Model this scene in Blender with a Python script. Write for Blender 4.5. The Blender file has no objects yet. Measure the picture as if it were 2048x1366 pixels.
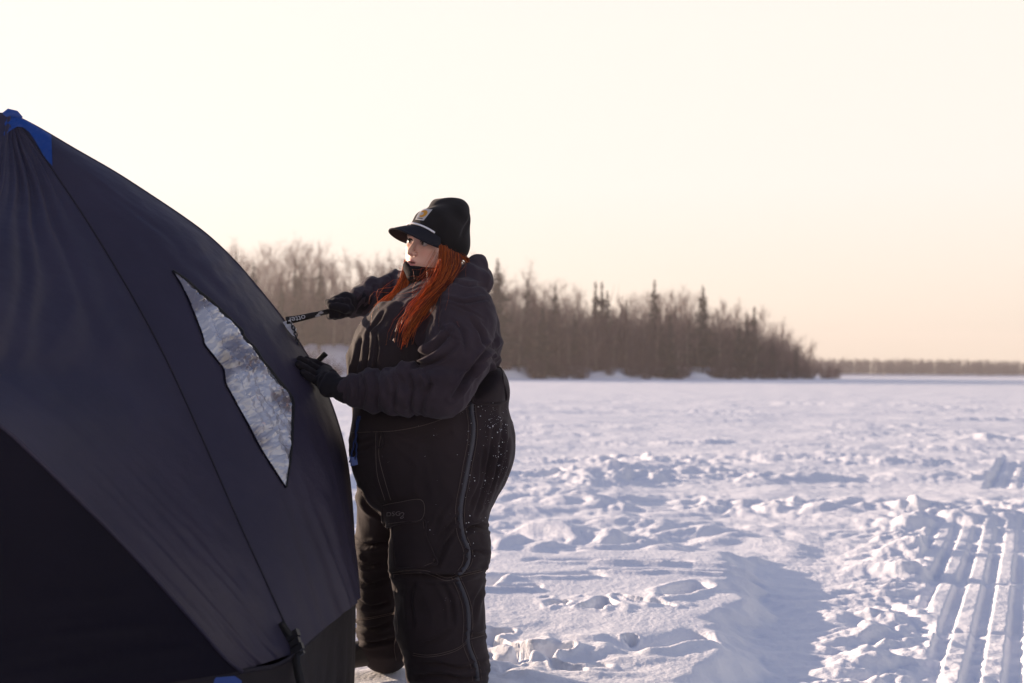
import bpy, math, random
import numpy as np
from mathutils import Vector, Matrix

# ------------------------------------------------------------------ camera
scene = bpy.context.scene
COL = scene.collection
F_PX, H_CAM, ROLL = 2275.6, 1.11, math.radians(0.30)
cam_data = bpy.data.cameras.new('camera')
cam = bpy.data.objects.new('camera', cam_data)
COL.objects.link(cam)
cam.matrix_world = (Matrix.Translation((0, 0, H_CAM)) @ Matrix.Rotation(math.pi / 2, 4, 'X')
                    @ Matrix.Rotation(ROLL, 4, 'Z'))
cam_data.sensor_width = 36.0
cam_data.lens = 40.0
cam_data.shift_y = 62.0 / 2048.0
cam_data.clip_start = 0.05
cam_data.clip_end = 6000.0
cam_data.dof.use_dof = True
cam_data.dof.focus_distance = 3.95
cam_data.dof.aperture_fstop = 2.8
scene.camera = cam

# ------------------------------------------------------------------ sky, sun, exposure
SUN_AZ, SUN_EL = math.radians(-56.0), math.radians(9.5)   # azimuth from +Y, negative = towards -X
world = bpy.data.worlds.new('World')
scene.world = world
world.use_nodes = True
wn = world.node_tree
wn.nodes.clear()
w_out = wn.nodes.new('ShaderNodeOutputWorld')
w_bg = wn.nodes.new('ShaderNodeBackground')
w_sky = wn.nodes.new('ShaderNodeTexSky')
w_sky.sky_type = 'NISHITA'
w_sky.sun_disc = False
w_sky.sun_elevation = SUN_EL
w_sky.sun_rotation = SUN_AZ
w_sky.air_density = 1.0
w_sky.dust_density = 1.0
w_sky.ozone_density = 3.0
w_bg.inputs['Strength'].default_value = 0.10
# thin high cloud: a pale even veil, thick along the low sky and thinning out overhead
w_tc = wn.nodes.new('ShaderNodeTexCoord')
w_sep = wn.nodes.new('ShaderNodeSeparateXYZ')
w_map = wn.nodes.new('ShaderNodeMapRange')
w_map.interpolation_type = 'SMOOTHSTEP'
w_map.inputs['From Min'].default_value = 0.28
w_map.inputs['From Max'].default_value = 0.66
w_map.inputs['To Min'].default_value = 0.97
w_map.inputs['To Max'].default_value = 0.04
w_veil = wn.nodes.new('ShaderNodeMapRange')
w_veil.data_type = 'FLOAT_VECTOR'
w_veil.inputs[7].default_value = (0.0, 0.0, 0.0)
w_veil.inputs[8].default_value = (0.16, 0.16, 0.16)
w_veil.inputs[9].default_value = (5.35, 4.45, 3.5)          # warmer right above the horizon
w_veil.inputs[10].default_value = (5.45, 4.98, 4.52)
w_mix = wn.nodes.new('ShaderNodeMix')
w_mix.data_type = 'RGBA'
wn.links.new(w_tc.outputs['Generated'], w_sep.inputs['Vector'])
wn.links.new(w_sep.outputs['Z'], w_map.inputs['Value'])
w_cmb = wn.nodes.new('ShaderNodeCombineXYZ')
for k_ in range(3): wn.links.new(w_sep.outputs['Z'], w_cmb.inputs[k_])
wn.links.new(w_cmb.outputs['Vector'], w_veil.inputs[6])
wn.links.new(w_map.outputs['Result'], w_mix.inputs['Factor'])
w_tint = wn.nodes.new('ShaderNodeMix')                        # cold violet cast of the clear sky overhead
w_tint.data_type = 'RGBA'
w_tint.blend_type = 'MULTIPLY'
w_tint.inputs['Factor'].default_value = 1.0
w_tint.inputs['B'].default_value = (0.97, 0.93, 1.16, 1)
wn.links.new(w_sky.outputs['Color'], w_tint.inputs['A'])
wn.links.new(w_tint.outputs['Result'], w_mix.inputs['A'])
wn.links.new(w_veil.outputs['Vector'], w_mix.inputs['B'])
wn.links.new(w_mix.outputs['Result'], w_bg.inputs['Color'])
wn.links.new(w_bg.outputs['Background'], w_out.inputs['Surface'])

sun_data = bpy.data.lights.new('sun', 'SUN')
sun_data.energy = 5.0
sun_data.angle = math.radians(0.6)
sun_data.color = (1.0, 0.76, 0.57)
sun = bpy.data.objects.new('sun', sun_data)
COL.objects.link(sun)
SUN_DIR = Vector((math.sin(SUN_AZ) * math.cos(SUN_EL), math.cos(SUN_AZ) * math.cos(SUN_EL), math.sin(SUN_EL)))
sun.rotation_euler = SUN_DIR.to_track_quat('Z', 'Y').to_euler()
sun.location = SUN_DIR * 50

scene.view_settings.view_transform = 'Standard'
scene.view_settings.look = 'None'
scene.view_settings.gamma = 1.0
scene.view_settings.use_curve_mapping = False
scene.view_settings.exposure = 1.0
scene.render.engine = 'CYCLES'
scene.cycles.use_denoising = True
scene.cycles.max_bounces = 6
scene.cycles.diffuse_bounces = 3
scene.cycles.glossy_bounces = 2
scene.cycles.transmission_bounces = 3
scene.cycles.transparent_max_bounces = 6
scene.cycles.volume_bounces = 0
scene.cycles.sample_clamp_indirect = 6.0

# ------------------------------------------------------------------ helpers
_cr, _sr = math.cos(ROLL), math.sin(ROLL)


def at(x, y, Y):
    """World point at depth Y that lies on photo pixel (x, y) of the 2048-wide picture."""
    dx, dy = x - 1024.0, y - 745.0
    a, b = dx * _cr + dy * _sr, -dx * _sr + dy * _cr
    return Vector((a / F_PX * Y, Y, H_CAM - b / F_PX * Y))


def tag(o, label=None, cat=None, group=None, kind=None):
    if label: o['label'] = label
    if cat: o['category'] = cat
    if group: o['group'] = group
    if kind: o['kind'] = kind
    return o


def mesh_np(name, verts, faces, smooth=True):
    """Mesh from an (n,3) array and either an (m,k) array or a list of faces."""
    me = bpy.data.meshes.new(name)
    verts = np.asarray(verts, dtype=np.float32)
    if isinstance(faces, np.ndarray):
        m, k = faces.shape
        me.vertices.add(len(verts)); me.vertices.foreach_set('co', verts.ravel())
        me.loops.add(m * k); me.loops.foreach_set('vertex_index', faces.astype(np.int32).ravel())
        me.polygons.add(m)
        me.polygons.foreach_set('loop_start', np.arange(0, m * k, k, dtype=np.int32))
        me.update(calc_edges=True)
    else:
        me.from_pydata(verts.tolist(), [], [list(f) for f in faces])
        me.update()
    me.validate()
    if smooth:
        me.polygons.foreach_set('use_smooth', np.ones(len(me.polygons), dtype=bool))
    return me


def obj(name, me, mat=None, parent=None):
    o = bpy.data.objects.new(name, me)
    COL.objects.link(o)
    if mat is not None:
        for m in (mat if isinstance(mat, (list, tuple)) else [mat]):
            me.materials.append(m)
    if parent is not None:
        o.parent = parent
    return o


def empty(name, loc=(0, 0, 0)):
    o = bpy.data.objects.new(name, None)
    COL.objects.link(o)
    o.location = loc
    o.empty_display_size = 0.2
    return o


_rng = np.random.RandomState(7)
_perm = _rng.permutation(256)
_perm = np.concatenate([_perm, _perm, _perm])
_ga = _rng.rand(256) * 2 * np.pi
_gx, _gy = np.cos(_ga), np.sin(_ga)
_g3 = _rng.randn(256, 3); _g3 /= np.linalg.norm(_g3, axis=1)[:, None]


def noise2(x, y, seed=0):
    x = np.asarray(x, float) + seed * 17.13; y = np.asarray(y, float) + seed * 9.71
    xi = np.floor(x).astype(int); yi = np.floor(y).astype(int)
    xf, yf = x - xi, y - yi
    xi &= 255; yi &= 255
    u = xf * xf * xf * (xf * (xf * 6 - 15) + 10); v = yf * yf * yf * (yf * (yf * 6 - 15) + 10)

    def gr(ix, iy, fx, fy):
        h = _perm[_perm[ix] + iy]
        return _gx[h] * fx + _gy[h] * fy
    n00 = gr(xi, yi, xf, yf); n10 = gr(xi + 1, yi, xf - 1, yf)
    n01 = gr(xi, yi + 1, xf, yf - 1); n11 = gr(xi + 1, yi + 1, xf - 1, yf - 1)
    return (n00 * (1 - u) + n10 * u) * (1 - v) + (n01 * (1 - u) + n11 * u) * v


def noise3(p, seed=0):
    p = np.asarray(p, float) + np.array([seed * 13.7, seed * 7.9, seed * 3.3])
    i = np.floor(p).astype(int); f = p - i; i &= 255
    w = f * f * f * (f * (f * 6 - 15) + 10)
    out = 0
    for dx in (0, 1):
        for dy in (0, 1):
            for dz in (0, 1):
                h = _perm[_perm[_perm[i[..., 0] + dx] + i[..., 1] + dy] + i[..., 2] + dz]
                g = _g3[h]
                d = g[..., 0] * (f[..., 0] - dx) + g[..., 1] * (f[..., 1] - dy) + g[..., 2] * (f[..., 2] - dz)
                out = out + d * (w[..., 0] if dx else 1 - w[..., 0]) * (w[..., 1] if dy else 1 - w[..., 1]) * (w[..., 2] if dz else 1 - w[..., 2])
    return out


def sstep(a, b, x):
    t = np.clip((x - a) / (b - a), 0, 1)
    return t * t * (3 - 2 * t)


def principled(name, color, rough=0.8, spec=0.3, sheen=0.0):
    m = bpy.data.materials.new(name)
    m.use_nodes = True
    b = m.node_tree.nodes['Principled BSDF']
    b.inputs['Base Color'].default_value = (*color, 1)
    b.inputs['Roughness'].default_value = rough
    b.inputs['Specular IOR Level'].default_value = spec
    if sheen:
        b.inputs['Sheen Weight'].default_value = sheen
        b.inputs['Sheen Roughness'].default_value = 0.5
    return m, m.node_tree, b


def var_color(nt, bsdf, c0, c1, scale=5.0, detail=4.0, lo=0.35, hi=0.65, stretch=None, coord='Object'):
    """Noise-driven blend of two base colours."""
    tc = nt.nodes.new('ShaderNodeTexCoord')
    n = nt.nodes.new('ShaderNodeTexNoise')
    n.inputs['Scale'].default_value = scale
    n.inputs['Detail'].default_value = detail
    src = tc.outputs[coord]
    if stretch:
        mp = nt.nodes.new('ShaderNodeMapping')
        mp.inputs['Scale'].default_value = stretch
        nt.links.new(src, mp.inputs['Vector']); src = mp.outputs['Vector']
    nt.links.new(src, n.inputs['Vector'])
    r = nt.nodes.new('ShaderNodeValToRGB')
    r.color_ramp.elements[0].position = lo; r.color_ramp.elements[0].color = (*c0, 1)
    r.color_ramp.elements[1].position = hi; r.color_ramp.elements[1].color = (*c1, 1)
    nt.links.new(n.outputs['Fac'], r.inputs['Fac'])
    nt.links.new(r.outputs['Color'], bsdf.inputs['Base Color'])
    return r, n


def add_bump(nt, bsdf, scale=200.0, strength=0.3, dist=0.002, detail=3.0, stretch=None, coord='Object', kind='noise'):
    tc = nt.nodes.new('ShaderNodeTexCoord')
    src = tc.outputs[coord]
    if stretch:
        mp = nt.nodes.new('ShaderNodeMapping')
        mp.inputs['Scale'].default_value = stretch
        nt.links.new(src, mp.inputs['Vector']); src = mp.outputs['Vector']
    n = nt.nodes.new('ShaderNodeTexNoise')
    n.inputs['Scale'].default_value = scale
    n.inputs['Detail'].default_value = detail
    nt.links.new(src, n.inputs['Vector'])
    b = nt.nodes.new('ShaderNodeBump')
    b.inputs['Strength'].default_value = strength
    b.inputs['Distance'].default_value = dist
    nt.links.new(n.outputs['Fac'], b.inputs['Height'])
    prev = bsdf.inputs['Normal'].links
    if prev:
        nt.links.new(prev[0].from_socket, b.inputs['Normal'])
    nt.links.new(b.outputs['Normal'], bsdf.inputs['Normal'])
    return b

# ------------------------------------------------------------------ snow on the lake
def track_axes(X, Y):
    """Across/along coordinates of the ribbed vehicle track that runs off to the right."""
    t = X - 0.457 * (Y - 4.27) - 1.69
    t = t + 0.03 * np.sin(Y * 0.7) * sstep(8, 11, Y)
    return t, Y


def foot(X, Y, x0, y0, ang, l=0.20, w=0.080, depth=0.075):
    c, s = math.cos(ang), math.sin(ang)
    u = (X - x0) * c + (Y - y0) * s; v = -(X - x0) * s + (Y - y0) * c
    d = np.sqrt((u / l) ** 2 + (v / w) ** 2)
    return -depth * (1 - sstep(0.55, 1.12, d)) + 0.012 * np.exp(-((d - 1.40) / 0.30) ** 2)


def snow_height(X, Y):
    R = np.sqrt(X * X + Y * Y)
    # domain warp so that nothing repeats or runs straight
    wx = X + 0.25 * noise2(X * 1.3, Y * 1.3, 3); wy = Y + 0.25 * noise2(X * 1.3, Y * 1.3, 4)
    far = sstep(16, 40, R)
    lump_on = 1 - sstep(30, 75, R)
    # broad undulation
    z = 0.05 * noise2(X * 0.35, Y * 0.35, 1) + 0.03 * noise2(X * 0.9, Y * 0.9, 2)
    # churned lumps (billowed noise: round tops, sharp creases)
    def bil(n): return np.sqrt(n * n + 0.004) * 2.4 - 0.15       # round tops, soft creases between
    b1 = bil(noise2(wx * 1.1, wy * 1.5, 5))
    b2 = bil(noise2(wx * 2.6, wy * 3.2, 6))
    b3 = bil(noise2(wx * 6.0, wy * 6.6, 8)) * 0.4
    b4 = noise2(wx * 15, wy * 15, 9)
    b5 = noise2(X * 33, Y * 33, 10)
    churn_mask = sstep(-0.25, 0.25, noise2(X * 0.28, Y * 0.5, 11) + 0.22)
    big = sstep(-0.2, 0.3, noise2(X * 0.45, Y * 0.7, 14))           # patches of deep churn and patches of smooth crust
    churn = 0.075 * b1 * (0.45 + 0.55 * big) + 0.055 * b2 * (0.4 + 0.6 * big) + 0.045 * b3 * (0.3 + 0.7 * big) + 0.009 * b4 * (0.2 + 0.8 * big) + 0.0035 * b5
    # drifted, wind-packed far field: low ridges that run across
    drift = 0.045 * noise2(X * 0.22, Y * 0.9, 12) + 0.030 * noise2(X * 0.5, Y * 2.2, 13)
    # wind slab beside the person: smooth, with a broken edge on its right and far side
    edge_x = 0.86 + 0.235 * (Y - 4.1) + 0.16 * noise2(Y * 2.2, X * 0.4, 20) + 0.07 * noise2(Y * 7, X * 3, 21)
    edge_y = 6.95 + 0.30 * noise2(X * 1.7, 3.3, 22) + 0.10 * noise2(X * 6, Y * 2, 23)
    slab = sstep(-0.05, 0.20, edge_x - X + 0.05 * noise2(X * 9, Y * 9, 29)) * sstep(-0.02, 0.15, edge_y - Y) * sstep(-0.34, -0.12, X + 0.12 * noise2(X * 3, Y * 3, 19))
    slab_z = 0.046 + 0.012 * noise2(X * 2.2, Y * 2.2, 24) + 0.0030 * noise2(X * 9, Y * 14, 25) + 0.0012 * b5
    # shallow cuts and crusts on the slab
    for (cx, cy, ang, wd, dp, ln) in ((0.10, 5.95, 0.16, 0.055, 0.060, 0.42), (0.55, 6.45, -0.05, 0.07, 0.055, 0.5),
                                      (-0.12, 5.62, 0.2, 0.04, 0.05, 0.30), (0.95, 6.1, -0.12, 0.035, 0.04, 0.55),
                                      (0.9, 6.35, -0.1, 0.03, 0.03, 0.5), (0.62, 4.55, 0.5, 0.09, 0.05, 0.25)):
        c, s = math.cos(ang), math.sin(ang)
        u = (X - cx) * c + (Y - cy) * s
        v = -(X - cx) * s + (Y - cy) * c + 0.05 * noise2(X * 5, Y * 5, 26)
        slab_z = slab_z - dp * np.exp(-(v / wd) ** 2 * 1.2) * sstep(ln, ln * 0.75, np.abs(u)) \
            + 0.018 * np.exp(-((v + wd * 1.6) / 0.035) ** 2) * sstep(ln, ln * 0.7, np.abs(u))
    # broken-through pits where someone trod: irregular, run together, with crumbled rims
    px1 = noise2(X * 3.3 + 0.9 * noise2(X * 5, Y * 5, 27), Y * 2.6 + 0.9 * noise2(X * 5, Y * 5, 28), 43) + 0.22 * noise2(X * 11, Y * 9, 44)
    where = np.maximum(np.exp(-(((X - 0.44) / 0.40) ** 2 + ((Y - 5.22) / 0.36) ** 2) * 1.3),
                       np.exp(-(((X - 0.16) / 0.50) ** 2 + ((Y - 4.42) / 0.34) ** 2) * 1.3))
    pit = sstep(0.0, 0.13, px1 + 0.55 * where - 0.50)
    rim = np.exp(-((px1 + 0.55 * where - 0.44) / 0.07) ** 2) * where
    slab_z = slab_z - 0.072 * pit + rim * (0.010 + 0.012 * b3) + pit * 0.010 * b4
    for (x0, y0, a) in ((-0.16, 5.75, 1.2), (0.86, 5.62, 1.0)):
        slab_z = slab_z + foot(X + 0.05 * noise2(X * 6, Y * 6, 27), Y, x0, y0, a)
    # trodden stretch by the boots and under the tent: packed and lumpy
    trod = np.exp(-(((X + 0.02) / 0.50) ** 2 + ((Y - 4.30) / 0.40) ** 2))
    slab_z = slab_z - 0.045 * trod + 0.045 * trod * b1 + 0.045 * trod * b2 + 0.03 * trod * b3 + 0.010 * trod * b4
    slab_z = slab_z + 0.0022 * b4 + 0.0016 * noise2(X * 60, Y * 60, 18)
    near = z * 0.5 + churn * 0.9 * (0.55 + 0.45 * churn_mask) - 0.055
    feet = np.exp(-(((X + 0.50) / 0.34) ** 2 + ((Y - 4.25) / 0.30) ** 2))
    near = near * (1 - 0.85 * feet) - 0.012 * feet
    # trough (a trodden, drifted-in path) between the slab and the track
    px_ = 1.15 + 0.30 * (Y - 4.1) + 0.1 * np.sin(Y * 1.7)
    trough = np.exp(-((X - px_) / 0.42) ** 2) * sstep(9.5, 7.0, Y)
    near = near * (1 - 0.55 * trough) - 0.030 * trough + (0.012 * noise2(X * 4, Y * 13, 30) + 0.005 * noise2(X * 12, Y * 34, 16) + 0.003 * b5) * trough
    # thrown-up berm along the track edge
    t, al = track_axes(X, Y)
    berm = np.exp(-((t + 0.36 + 0.06 * (Y - 4.3)) / 0.26) ** 2) * sstep(11.5, 8.5, Y)
    b6 = noise2(X * 26, Y * 26, 17)
    near = near + berm * (0.045 * b2 + 0.050 * b3 + 0.020 * b4 + 0.010 * b6 + 0.01)
    cross = np.exp(-((Y - 9.3 + 0.28 * (X - 3.0) + 0.2 * noise2(X * 2, Y, 31)) / 0.55) ** 2)
    near = near + cross * sstep(1.2, 2.2, X) * (0.035 + 0.05 * b2 + 0.04 * b3 + 0.015 * b4 + 0.006 * b6)
    # the ribbed track itself
    tl = -0.10 - 0.104 * (np.minimum(Y, 8.0) - 4.3)
    tl = np.where(Y > 10, -0.16, tl)
    on = sstep(-0.04, 0.03, t - tl + 0.05 * noise2(Y * 3, X, 32)) * sstep(1.15, 1.05, t)
    on = on * np.where(Y < 10, sstep(8.7, 8.3, Y + 0.25 * noise2(X * 5, Y * 2, 33)), 0.8 * sstep(10.4, 11.6, Y + 0.5 * noise2(X * 3, Y, 39)) * sstep(16.5, 13.5, Y + 0.8 * noise2(X * 2, Y, 42)))
    rib = np.abs(((t + 0.04) / 0.158) % 1.0 - 0.5) * 2            # 1 at ridge centre
    rib = sstep(0.22, 0.58, rib + 0.06 * noise2(X * 7, Y * 7, 36))
    brk = np.ones_like(X)
    for yb, wb in ((6.22, 0.10), (7.30, 0.06), (7.62, 0.05), (8.2, 0.06), (12.4, 0.10), (13.3, 0.08), (4.95, 0.03)):
        yb2 = yb - 0.25 * (t - 0.3) + 0.05 * noise2(X * 9, 1.7, 34)
        brk = brk * (1 - 0.92 * np.exp(-((Y - yb2) / wb) ** 2 * 1.5))
    rough_on = sstep(5.3, 4.9, Y + 0.6 * noise2(X * 3, Y * 3, 35)) + 0.35 * sstep(0.05, -0.35, t)
    trk = -0.05 + 0.036 * rib * brk * (0.8 + 0.5 * noise2(X * 3, Y * 1.2, 37)) + 0.005 * b4 + 0.02 * noise2(X * 1.5, Y * 1.5, 38) + 0.0015 * b5 + rough_on * (0.007 * b4 + 0.012 * b3) \
        + (1 - brk) * (0.025 * b3 + 0.02 * b4)
    near = near * (1 - on) + trk * on
    h = near * (1 - slab) + slab_z * slab
    # beyond the near field
    mid = z + (churn * (1.15 - 0.70 * sstep(11, 27, R)) + (0.012 * b4 + 0.02 * b3) * (1 - 0.7 * sstep(12, 24, R))) * lump_on * (0.30 + 0.70 * sstep(-0.2, 0.3, noise2(X * 0.16, Y * 0.42, 15) + 0.05)) + drift * sstep(12, 30, R) * (1 - 0.6 * sstep(80, 200, R))
    # an old snowed-in trail that crosses the lake at the right
    tr = Y - (39.0 - 1.05 * (X - 13.0)) + 1.2 * noise2(X * 0.4, Y * 0.4, 40)
    trail = np.exp(-(tr / 0.9) ** 2) * sstep(6, 11, X)
    mid = mid + trail * (0.10 * np.abs(noise2(X * 1.6, Y * 1.6, 41)) * 2 + 0.02)
    k = sstep(7.5, 10.5, Y + 0.25 * X)
    keep_track = on * (Y > 10) + cross * 0.6
    h = h * (1 - k * (1 - np.clip(keep_track, 0, 1))) + mid * k * (1 - np.clip(keep_track, 0, 1))
    # flatten towards the very far ice
    return h * (1 - sstep(150, 260, R))


def snow_at(x, y):
    return float(snow_height(np.array([float(x)]), np.array([float(y)]))[0])


def build_snow():
    ang = np.concatenate([np.linspace(-180, -44, 60, endpoint=False), np.linspace(-44, -27, 90, endpoint=False),
                          np.linspace(-27, 30, 860, endpoint=False), np.linspace(30, 45, 60, endpoint=False),
                          np.linspace(45, 180, 60)])
    ang = np.radians(ang)
    r = [0.25]
    while r[-1] < 850:
        q = r[-1]
        r.append(q * (1.10 if q < 2.6 else 1.0042 if q < 14 else 1.0075 if q < 40 else 1.015 if q < 120 else 1.06))
    r = np.array(r)
    A, Rr = np.meshgrid(ang, r)
    X, Y = Rr * np.sin(A), Rr * np.cos(A)
    Z = snow_height(X.ravel(), Y.ravel())
    V = np.stack([X.ravel(), Y.ravel(), Z], 1)
    nr, na = A.shape
    i = np.arange(nr - 1)[:, None] * na + np.arange(na - 1)[None, :]
    Fq = np.stack([i, i + 1, i + 1 + na, i + na], -1).reshape(-1, 4)[:, ::-1]
    c = len(V)
    V = np.vstack([V, [[0, 0, -0.03]]])
    me = mesh_np('snow_ground', V, np.ascontiguousarray(Fq))
    return me


snow_mat, nt, bs = principled('snow', (0.86, 0.865, 0.88), rough=0.62, spec=0.25)
bs.inputs['Subsurface Weight'].default_value = 0.0
r_, n_ = var_color(nt, bs, (0.79, 0.805, 0.85), (0.845, 0.855, 0.885), scale=1.3, detail=6)
add_bump(nt, bs, scale=55.0, strength=0.45, dist=0.010, detail=7)
add_bump(nt, bs, scale=420.0, strength=0.25, dist=0.002, detail=2)
ground = obj('ground', build_snow(), snow_mat)
tag(ground, kind='structure')

# ------------------------------------------------------------------ shore
def shore_dist(x):
    """Depth of the shoreline for a photo column x (a low wooded point that runs out to the right)."""
    return float(np.interp(x, [-2600, 200, 700, 1000, 1300, 1500, 1640, 1700], [150, 165, 175, 190, 205, 228, 262, 300]))


def shore_y(X):
    """Same shoreline as a function of world X (solved by a small table)."""
    return float(np.interp(X, _sx, _sy))


_cols = np.linspace(-2600, 1690, 160)
_sy = np.array([shore_dist(c) for c in _cols])
_sx = np.array([(c - 1024) / F_PX * d for c, d in zip(_cols, _sy)])


def drift_patch(X):
    return sstep(0.02, 0.28, noise2(np.asarray(X, float) * 0.085, 3.3, 52))       # stretches where bare snow banks show at the shore


def bank_z(X, Y):
    ys = np.interp(X, _sx, _sy)
    d = Y - ys
    fade = sstep(84, 60, X)
    hi = 1.0 + 1.5 * sstep(-22, -30, X)                         # a higher open bank behind the tent
    mound = 1.3 * drift_patch(X) * np.exp(-((d - 2.6) / 2.2) ** 2) * fade
    return (mound - 0.2 + 2.2 * hi * sstep(0, 7 + 5 * hi, d) * fade + 0.02 * np.clip(d, 0, 120) * fade
            + (0.35 * noise2(X * 0.12, Y * 0.12, 50) + 0.18 * noise2(X * 0.5, Y * 0.5, 51)) * sstep(-1, 4, d))


gx = np.linspace(-300, 96, 400)
gd = np.concatenate([np.linspace(-4, 14, 22), np.linspace(17, 130, 18)])
GX, GD = np.meshgrid(gx, gd)
GY = np.interp(GX, _sx, _sy) + GD
GZ = bank_z(GX.ravel(), GY.ravel())
V = np.stack([GX.ravel(), GY.ravel(), GZ], 1)
nr, na = GX.shape
i = np.arange(nr - 1)[:, None] * na + np.arange(na - 1)[None, :]
Fq = np.stack([i, i + 1, i + 1 + na, i + na], -1).reshape(-1, 4)
shore = obj('shore_terrain', mesh_np('shore_terrain', V, np.ascontiguousarray(Fq)), snow_mat)
tag(shore, kind='structure')

# ------------------------------------------------------------------ trees
bark_mat, nt, bs = principled('aspen_bark', (0.16, 0.125, 0.11), rough=0.9, spec=0.1)
var_color(nt, bs, (0.10, 0.075, 0.065), (0.30, 0.25, 0.22), scale=1.2, stretch=(1, 1, 0.25))
twig_mat, nt, bs = principled('bare_twig', (0.13, 0.085, 0.075), rough=0.85, spec=0.15)
var_color(nt, bs, (0.080, 0.048, 0.046), (0.21, 0.135, 0.115), scale=0.6)
spruce_mat, nt, bs = principled('spruce_needles', (0.035, 0.038, 0.028), rough=0.8, spec=0.2)
var_color(nt, bs, (0.014, 0.013, 0.011), (0.036, 0.032, 0.026), scale=0.9)
spruce_bark, nt, bs = principled('spruce_bark', (0.085, 0.06, 0.05), rough=0.9, spec=0.1)
shrub_mat, nt, bs = principled('willow_twig', (0.16, 0.085, 0.08), rough=0.85, spec=0.15)
var_color(nt, bs, (0.058, 0.029, 0.034), (0.115, 0.066, 0.068), scale=0.7)


class Tris:
    def __init__(s): s.v = []; s.f = []

    def tube(s, p0, p1, r0, r1, n=4):
        p0, p1 = np.asarray(p0, float), np.asarray(p1, float)
        d = p1 - p0; L = np.linalg.norm(d) + 1e-9; d = d / L
        a = np.cross(d, [0.3, 0.9, 0.2] if abs(d[2]) > 0.9 else [0, 0, 1.0]); a /= np.linalg.norm(a); b = np.cross(d, a)
        k = len(s.v)
        for p, r in ((p0, r0), (p1, r1)):
            for j in range(n):
                t = 2 * math.pi * j / n
                s.v.append(p + (a * math.cos(t) + b * math.sin(t)) * r)
        for j in range(n):
            j2 = (j + 1) % n
            s.f.append((k + j, k + j2, k + n + j2)); s.f.append((k + j, k + n + j2, k + n + j))

    def sliver(s, p0, p1, w, rnd):
        p0, p1 = np.asarray(p0, float), np.asarray(p1, float)
        d = p1 - p0
        a = np.cross(d, rnd.normal(size=3)); a = a / (np.linalg.norm(a) + 1e-9) * w * 0.5
        k = len(s.v)
        s.v += [p0 - a, p0 + a, p1]
        s.f.append((k, k + 1, k + 2))

    def mesh(s, name):
        return mesh_np(name, np.array(s.v), np.array(s.f), smooth=False)


def bare_tree(seed, h, spread, upness, fork=False):
    rnd = np.random.RandomState(seed)
    T, C = Tris(), Tris()
    r0 = 0.0085 * h + 0.05
    # leaning, wavering trunk
    pts = [np.zeros(3)]
    lean = rnd.normal(size=2) * 0.03
    n = 9
    for q in range(1, n + 1):
        z = h * 0.93 * q / n
        pts.append(np.array([lean[0] * z + rnd.normal() * 0.10, lean[1] * z + rnd.normal() * 0.10, z]))
    for q in range(n):
        T.tube(pts[q], pts[q + 1], r0 * (1 - 0.92 * q / n), r0 * (1 - 0.92 * (q + 1) / n), 5)

    def trunk_at(t):
        z = t * n; q = min(int(z), n - 1); f = z - q
        return pts[q] * (1 - f) + pts[q + 1] * f

    def twigs(p0, p1, count, ln, w):
        d = p1 - p0
        for _ in range(count):
            t = rnd.uniform(0.15, 1.0)
            b = p0 + d * t
            dr = d / (np.linalg.norm(d) + 1e-9) + rnd.normal(size=3) * 0.55 + np.array([0, 0, 0.35])
            dr /= np.linalg.norm(dr)
            e = b + dr * ln * rnd.uniform(0.5, 1.2)
            C.sliver(b, e, w, rnd)
            for _ in range(2):
                b2 = b + (e - b) * rnd.uniform(0.3, 0.9)
                d2 = dr + rnd.normal(size=3) * 0.6 + np.array([0, 0, 0.25]); d2 /= np.linalg.norm(d2)
                C.sliver(b2, b2 + d2 * ln * rnd.uniform(0.35, 0.75), w * 0.75, rnd)

    nb = int(rnd.randint(15, 22))
    for q in range(nb):
        t = 0.16 + 0.82 * ((q + rnd.rand()) / nb) ** 0.9
        az = rnd.uniform(0, 2 * math.pi)
        L = h * spread * (1.15 - 0.75 * t) * rnd.uniform(0.6, 1.2) * (0.6 if t < 0.34 else 1)
        el = upness + rnd.normal() * 0.15 + 0.3 * (t - 0.5)
        p = trunk_at(t)
        d = np.array([math.cos(az) * math.cos(el), math.sin(az) * math.cos(el), math.sin(el)])
        r = r0 * (1.05 - t) * 0.50 + 0.028
        segs = 3
        for s_ in range(segs):
            e = p + d * L / segs
            C.tube(p, e, r * (1 - 0.27 * s_), r * (1 - 0.27 * (s_ + 1)), 3)
            for _ in range(3):
                d2 = d + rnd.normal(size=3) * 0.6 + np.array([0, 0, 0.25]); d2 /= np.linalg.norm(d2)
                b = p + (e - p) * rnd.rand()
                e2 = b + d2 * L * 0.38 * rnd.uniform(0.5, 1.1)
                C.sliver(b, e2, 0.085, rnd)
                twigs(b, e2, 3, 0.075 * h * rnd.uniform(0.6, 1), 0.032)
            twigs(p, e, 2, 0.07 * h, 0.030)
            p = e
            d = d + np.array([0, 0, 0.16]) + rnd.normal(size=3) * 0.14; d /= np.linalg.norm(d)
    twigs(trunk_at(0.8), trunk_at(1.0), 10, 0.08 * h, 0.034)
    return T.mesh('aspen_trunk'), C.mesh('aspen_crown')


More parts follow.
